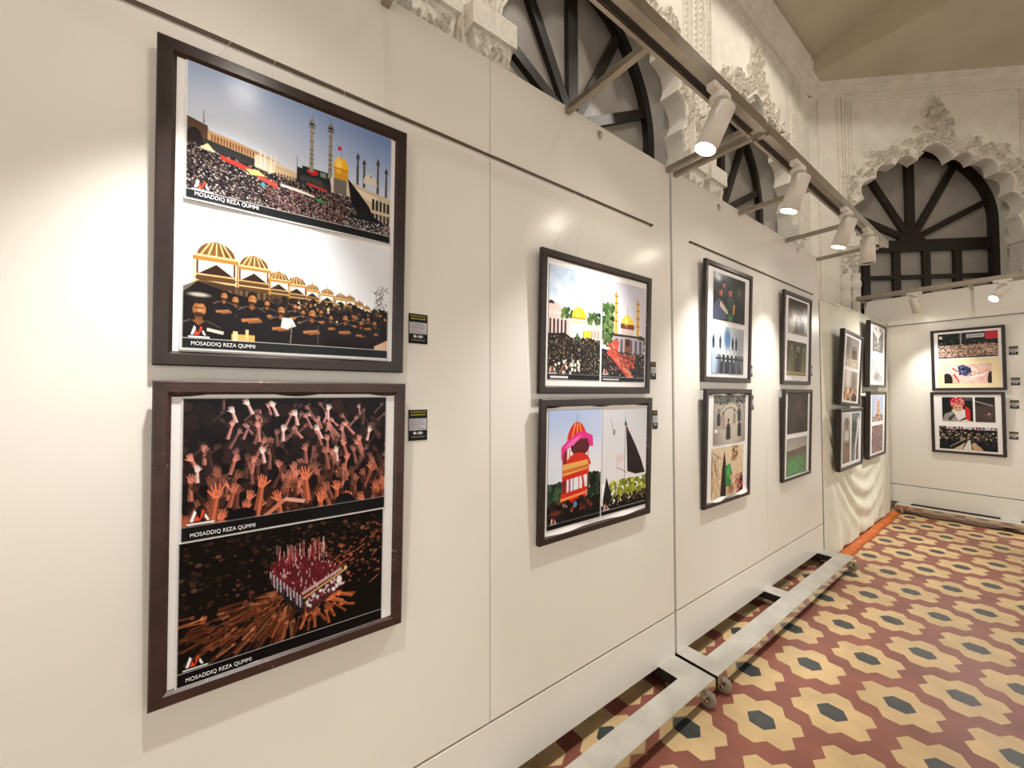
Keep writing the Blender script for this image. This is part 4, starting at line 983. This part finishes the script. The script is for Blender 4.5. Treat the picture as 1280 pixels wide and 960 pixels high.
m = MB(); m.box((.02,6.40,.0),(.84,6.43,.022)); b_ = m.build('floor_bar', M['greystrip']); tag(b_, 'thin grey bar lying on the tiles under the far panel', 'bar')

# ------------------------------------------------------------------ track spotlights
def spotlight(p, aim, label, energy=60.0, on=True, ry=0.0, blend=1.0, size=66, L=.165):
    """p: track underside; aim: point the barrel looks at"""
    root = empty('track_spotlight', p); tag(root, label, 'spotlight', 'track spotlights')
    P = Vector(p); d = (Vector(aim)-P); d.normalize()
    m = MB(); hx = (.016,.06) if not ry else (.06,.016)
    m.box((-hx[0],-hx[1],-.022),(hx[0],hx[1],.0)); m.lathe([(.0,-.0),(.030,-.0),(.033,-.008),(.033,-.022),(.0,-.022)],(0,0,-.022),(0,0,1),18); m.build('track_adapter', M['white'], root, bevel=.002)
    side = d.cross(Vector((0,0,1)));  side = side.normalized() if side.length > .05 else Vector((0,1,0))
    if abs(d.z) > .99: side = Vector((1,0,0))
    hub = Vector((0,0,-.105)); m = MB()
    m.tube([(0,0,-.04), (0,0,-.058), Vector((0,0,-.064))+side*.046, hub+side*.048], .0055, 8); m.tube([hub+side*.050, hub+side*.036], .011, 12); m.build('bracket', M['white'], root)
    r = .039; o0 = hub-d*.045; m = MB()
    m.lathe([(.0,0),(r-.004,0),(r,.004),(r,L),(r-.003,L),(r-.003,L-.012)], o0, d, 32); m.build('barrel', M['white'], root)
    m = MB(); m.lathe([(.0,L-.010),(r-.0035,L-.010),(r-.0035,L-.007),(0,L-.006)], o0, d, 28); m.build('lens', M['lens'] if on else M['lens_off'], root)
    if on:
        li = bpy.data.lights.new('spotlight_lamp', 'SPOT'); li.energy = energy; li.spot_size = math.radians(size); li.spot_blend = blend; li.shadow_soft_size = .022; li.color = LC
        lo = bpy.data.objects.new('spotlight_lamp', li); COL.objects.link(lo); lo.parent = root; lo.location = o0+d*(L+.004)
        lo.rotation_euler = d.to_track_quat('-Z','Y').to_euler()
LC = (1.0, 0.98, 0.93); PE = 70
TX, TZ = .43, 2.468
E0 = 50
spotlight((TX,.06,TZ), (.02,-.05,1.28), 'white spotlight on the near track, above the nearest frames, out of view', E0*1.15)
spotlight((TX,1.43,TZ), (.02,1.02,1.18), 'lit white spotlight hanging closest to the viewer, left of the double light arm', E0)
spotlight((TX,2.20,TZ), (.02,2.08,1.26), 'lit white spotlight second from the viewer, just past the double light arm', E0)
spotlight((TX,2.98,TZ), (.02,2.90,1.26), 'lit white spotlight third from the viewer, overlapping the carved capital', E0)
spotlight((TX,3.46,TZ), (.41,3.44,1.0), 'unlit white spotlight hanging straight down at the end of the track', on=False, L=.17)
FY = 6.476-.43
spotlight((.30,FY,TZ), (.50,6.47,1.1), 'white spotlight on the far track seen from behind, pointing down at the far frames', E0, ry=1)
spotlight((.90,FY,TZ), (.06,5.05,1.25), 'lit white spotlight on the far track with its lens glowing toward the draped cloth', E0*2.6, size=84, ry=1)
spotlight((1.55,FY,TZ), (1.6,6.47,1.1), 'white spotlight on the far track beyond the right edge of the view', E0, ry=1)

# the hall's hanging lamps, high above and to the right of the view
def pendant(x, y, z, label, energy):
    r = empty('pendant_lamp', (x,y,z)); tag(r, label, 'lamp', 'hall pendant lamps')
    m = MB(); m.lathe([(.02,.30),(.05,.28),(.10,.18),(.26,.0),(.255,-.005),(.09,.17),(.04,.26)], (0,0,0), (0,0,1), 28); m.build('shade', M['white'], r)
    m = MB(); m.lathe([(.0,.02),(.05,.04),(.07,.09),(.05,.15),(.0,.17)], (0,0,0), (0,0,1), 18); m.build('bulb', mat('lit_bulb', (255,232,200), .3, emit=9), r)
    m = MB(); m.tube([(0,0,.28),(0,0,1.0)], .006, 6); m.build('cord', M['black'], r)
    li = bpy.data.lights.new('pendant_light', 'SPOT'); li.energy = energy; li.spot_size = math.radians(162); li.spot_blend = .12; li.shadow_soft_size = .10; li.color = (1.0,.93,.83)
    lo = bpy.data.objects.new('pendant_light', li); COL.objects.link(lo); lo.parent = r; lo.location = (0,0,-.01)
pendant(.6,.2,5.72,'white pendant lamp high over the near end of the aisle, out of view', PE)
pendant(.6,2.5,5.72,'white pendant lamp high over the middle of the aisle, out of view', PE)
pendant(.65,4.8,5.72,'white pendant lamp high over the far end of the aisle, out of view', PE)

# ------------------------------------------------------------------ ambient and view
wd = bpy.data.worlds.new('hall_ambient'); sc.world = wd; wd.use_nodes = True
wd.node_tree.nodes['Background'].inputs['Color'].default_value = (1.0, .96, .89, 1); wd.node_tree.nodes['Background'].inputs['Strength'].default_value = 1.2
sc.view_settings.view_transform = 'Standard'; sc.view_settings.look = 'None'; sc.view_settings.gamma = 1.0; sc.view_settings.use_curve_mapping = False
sc.view_settings.exposure = 0.27
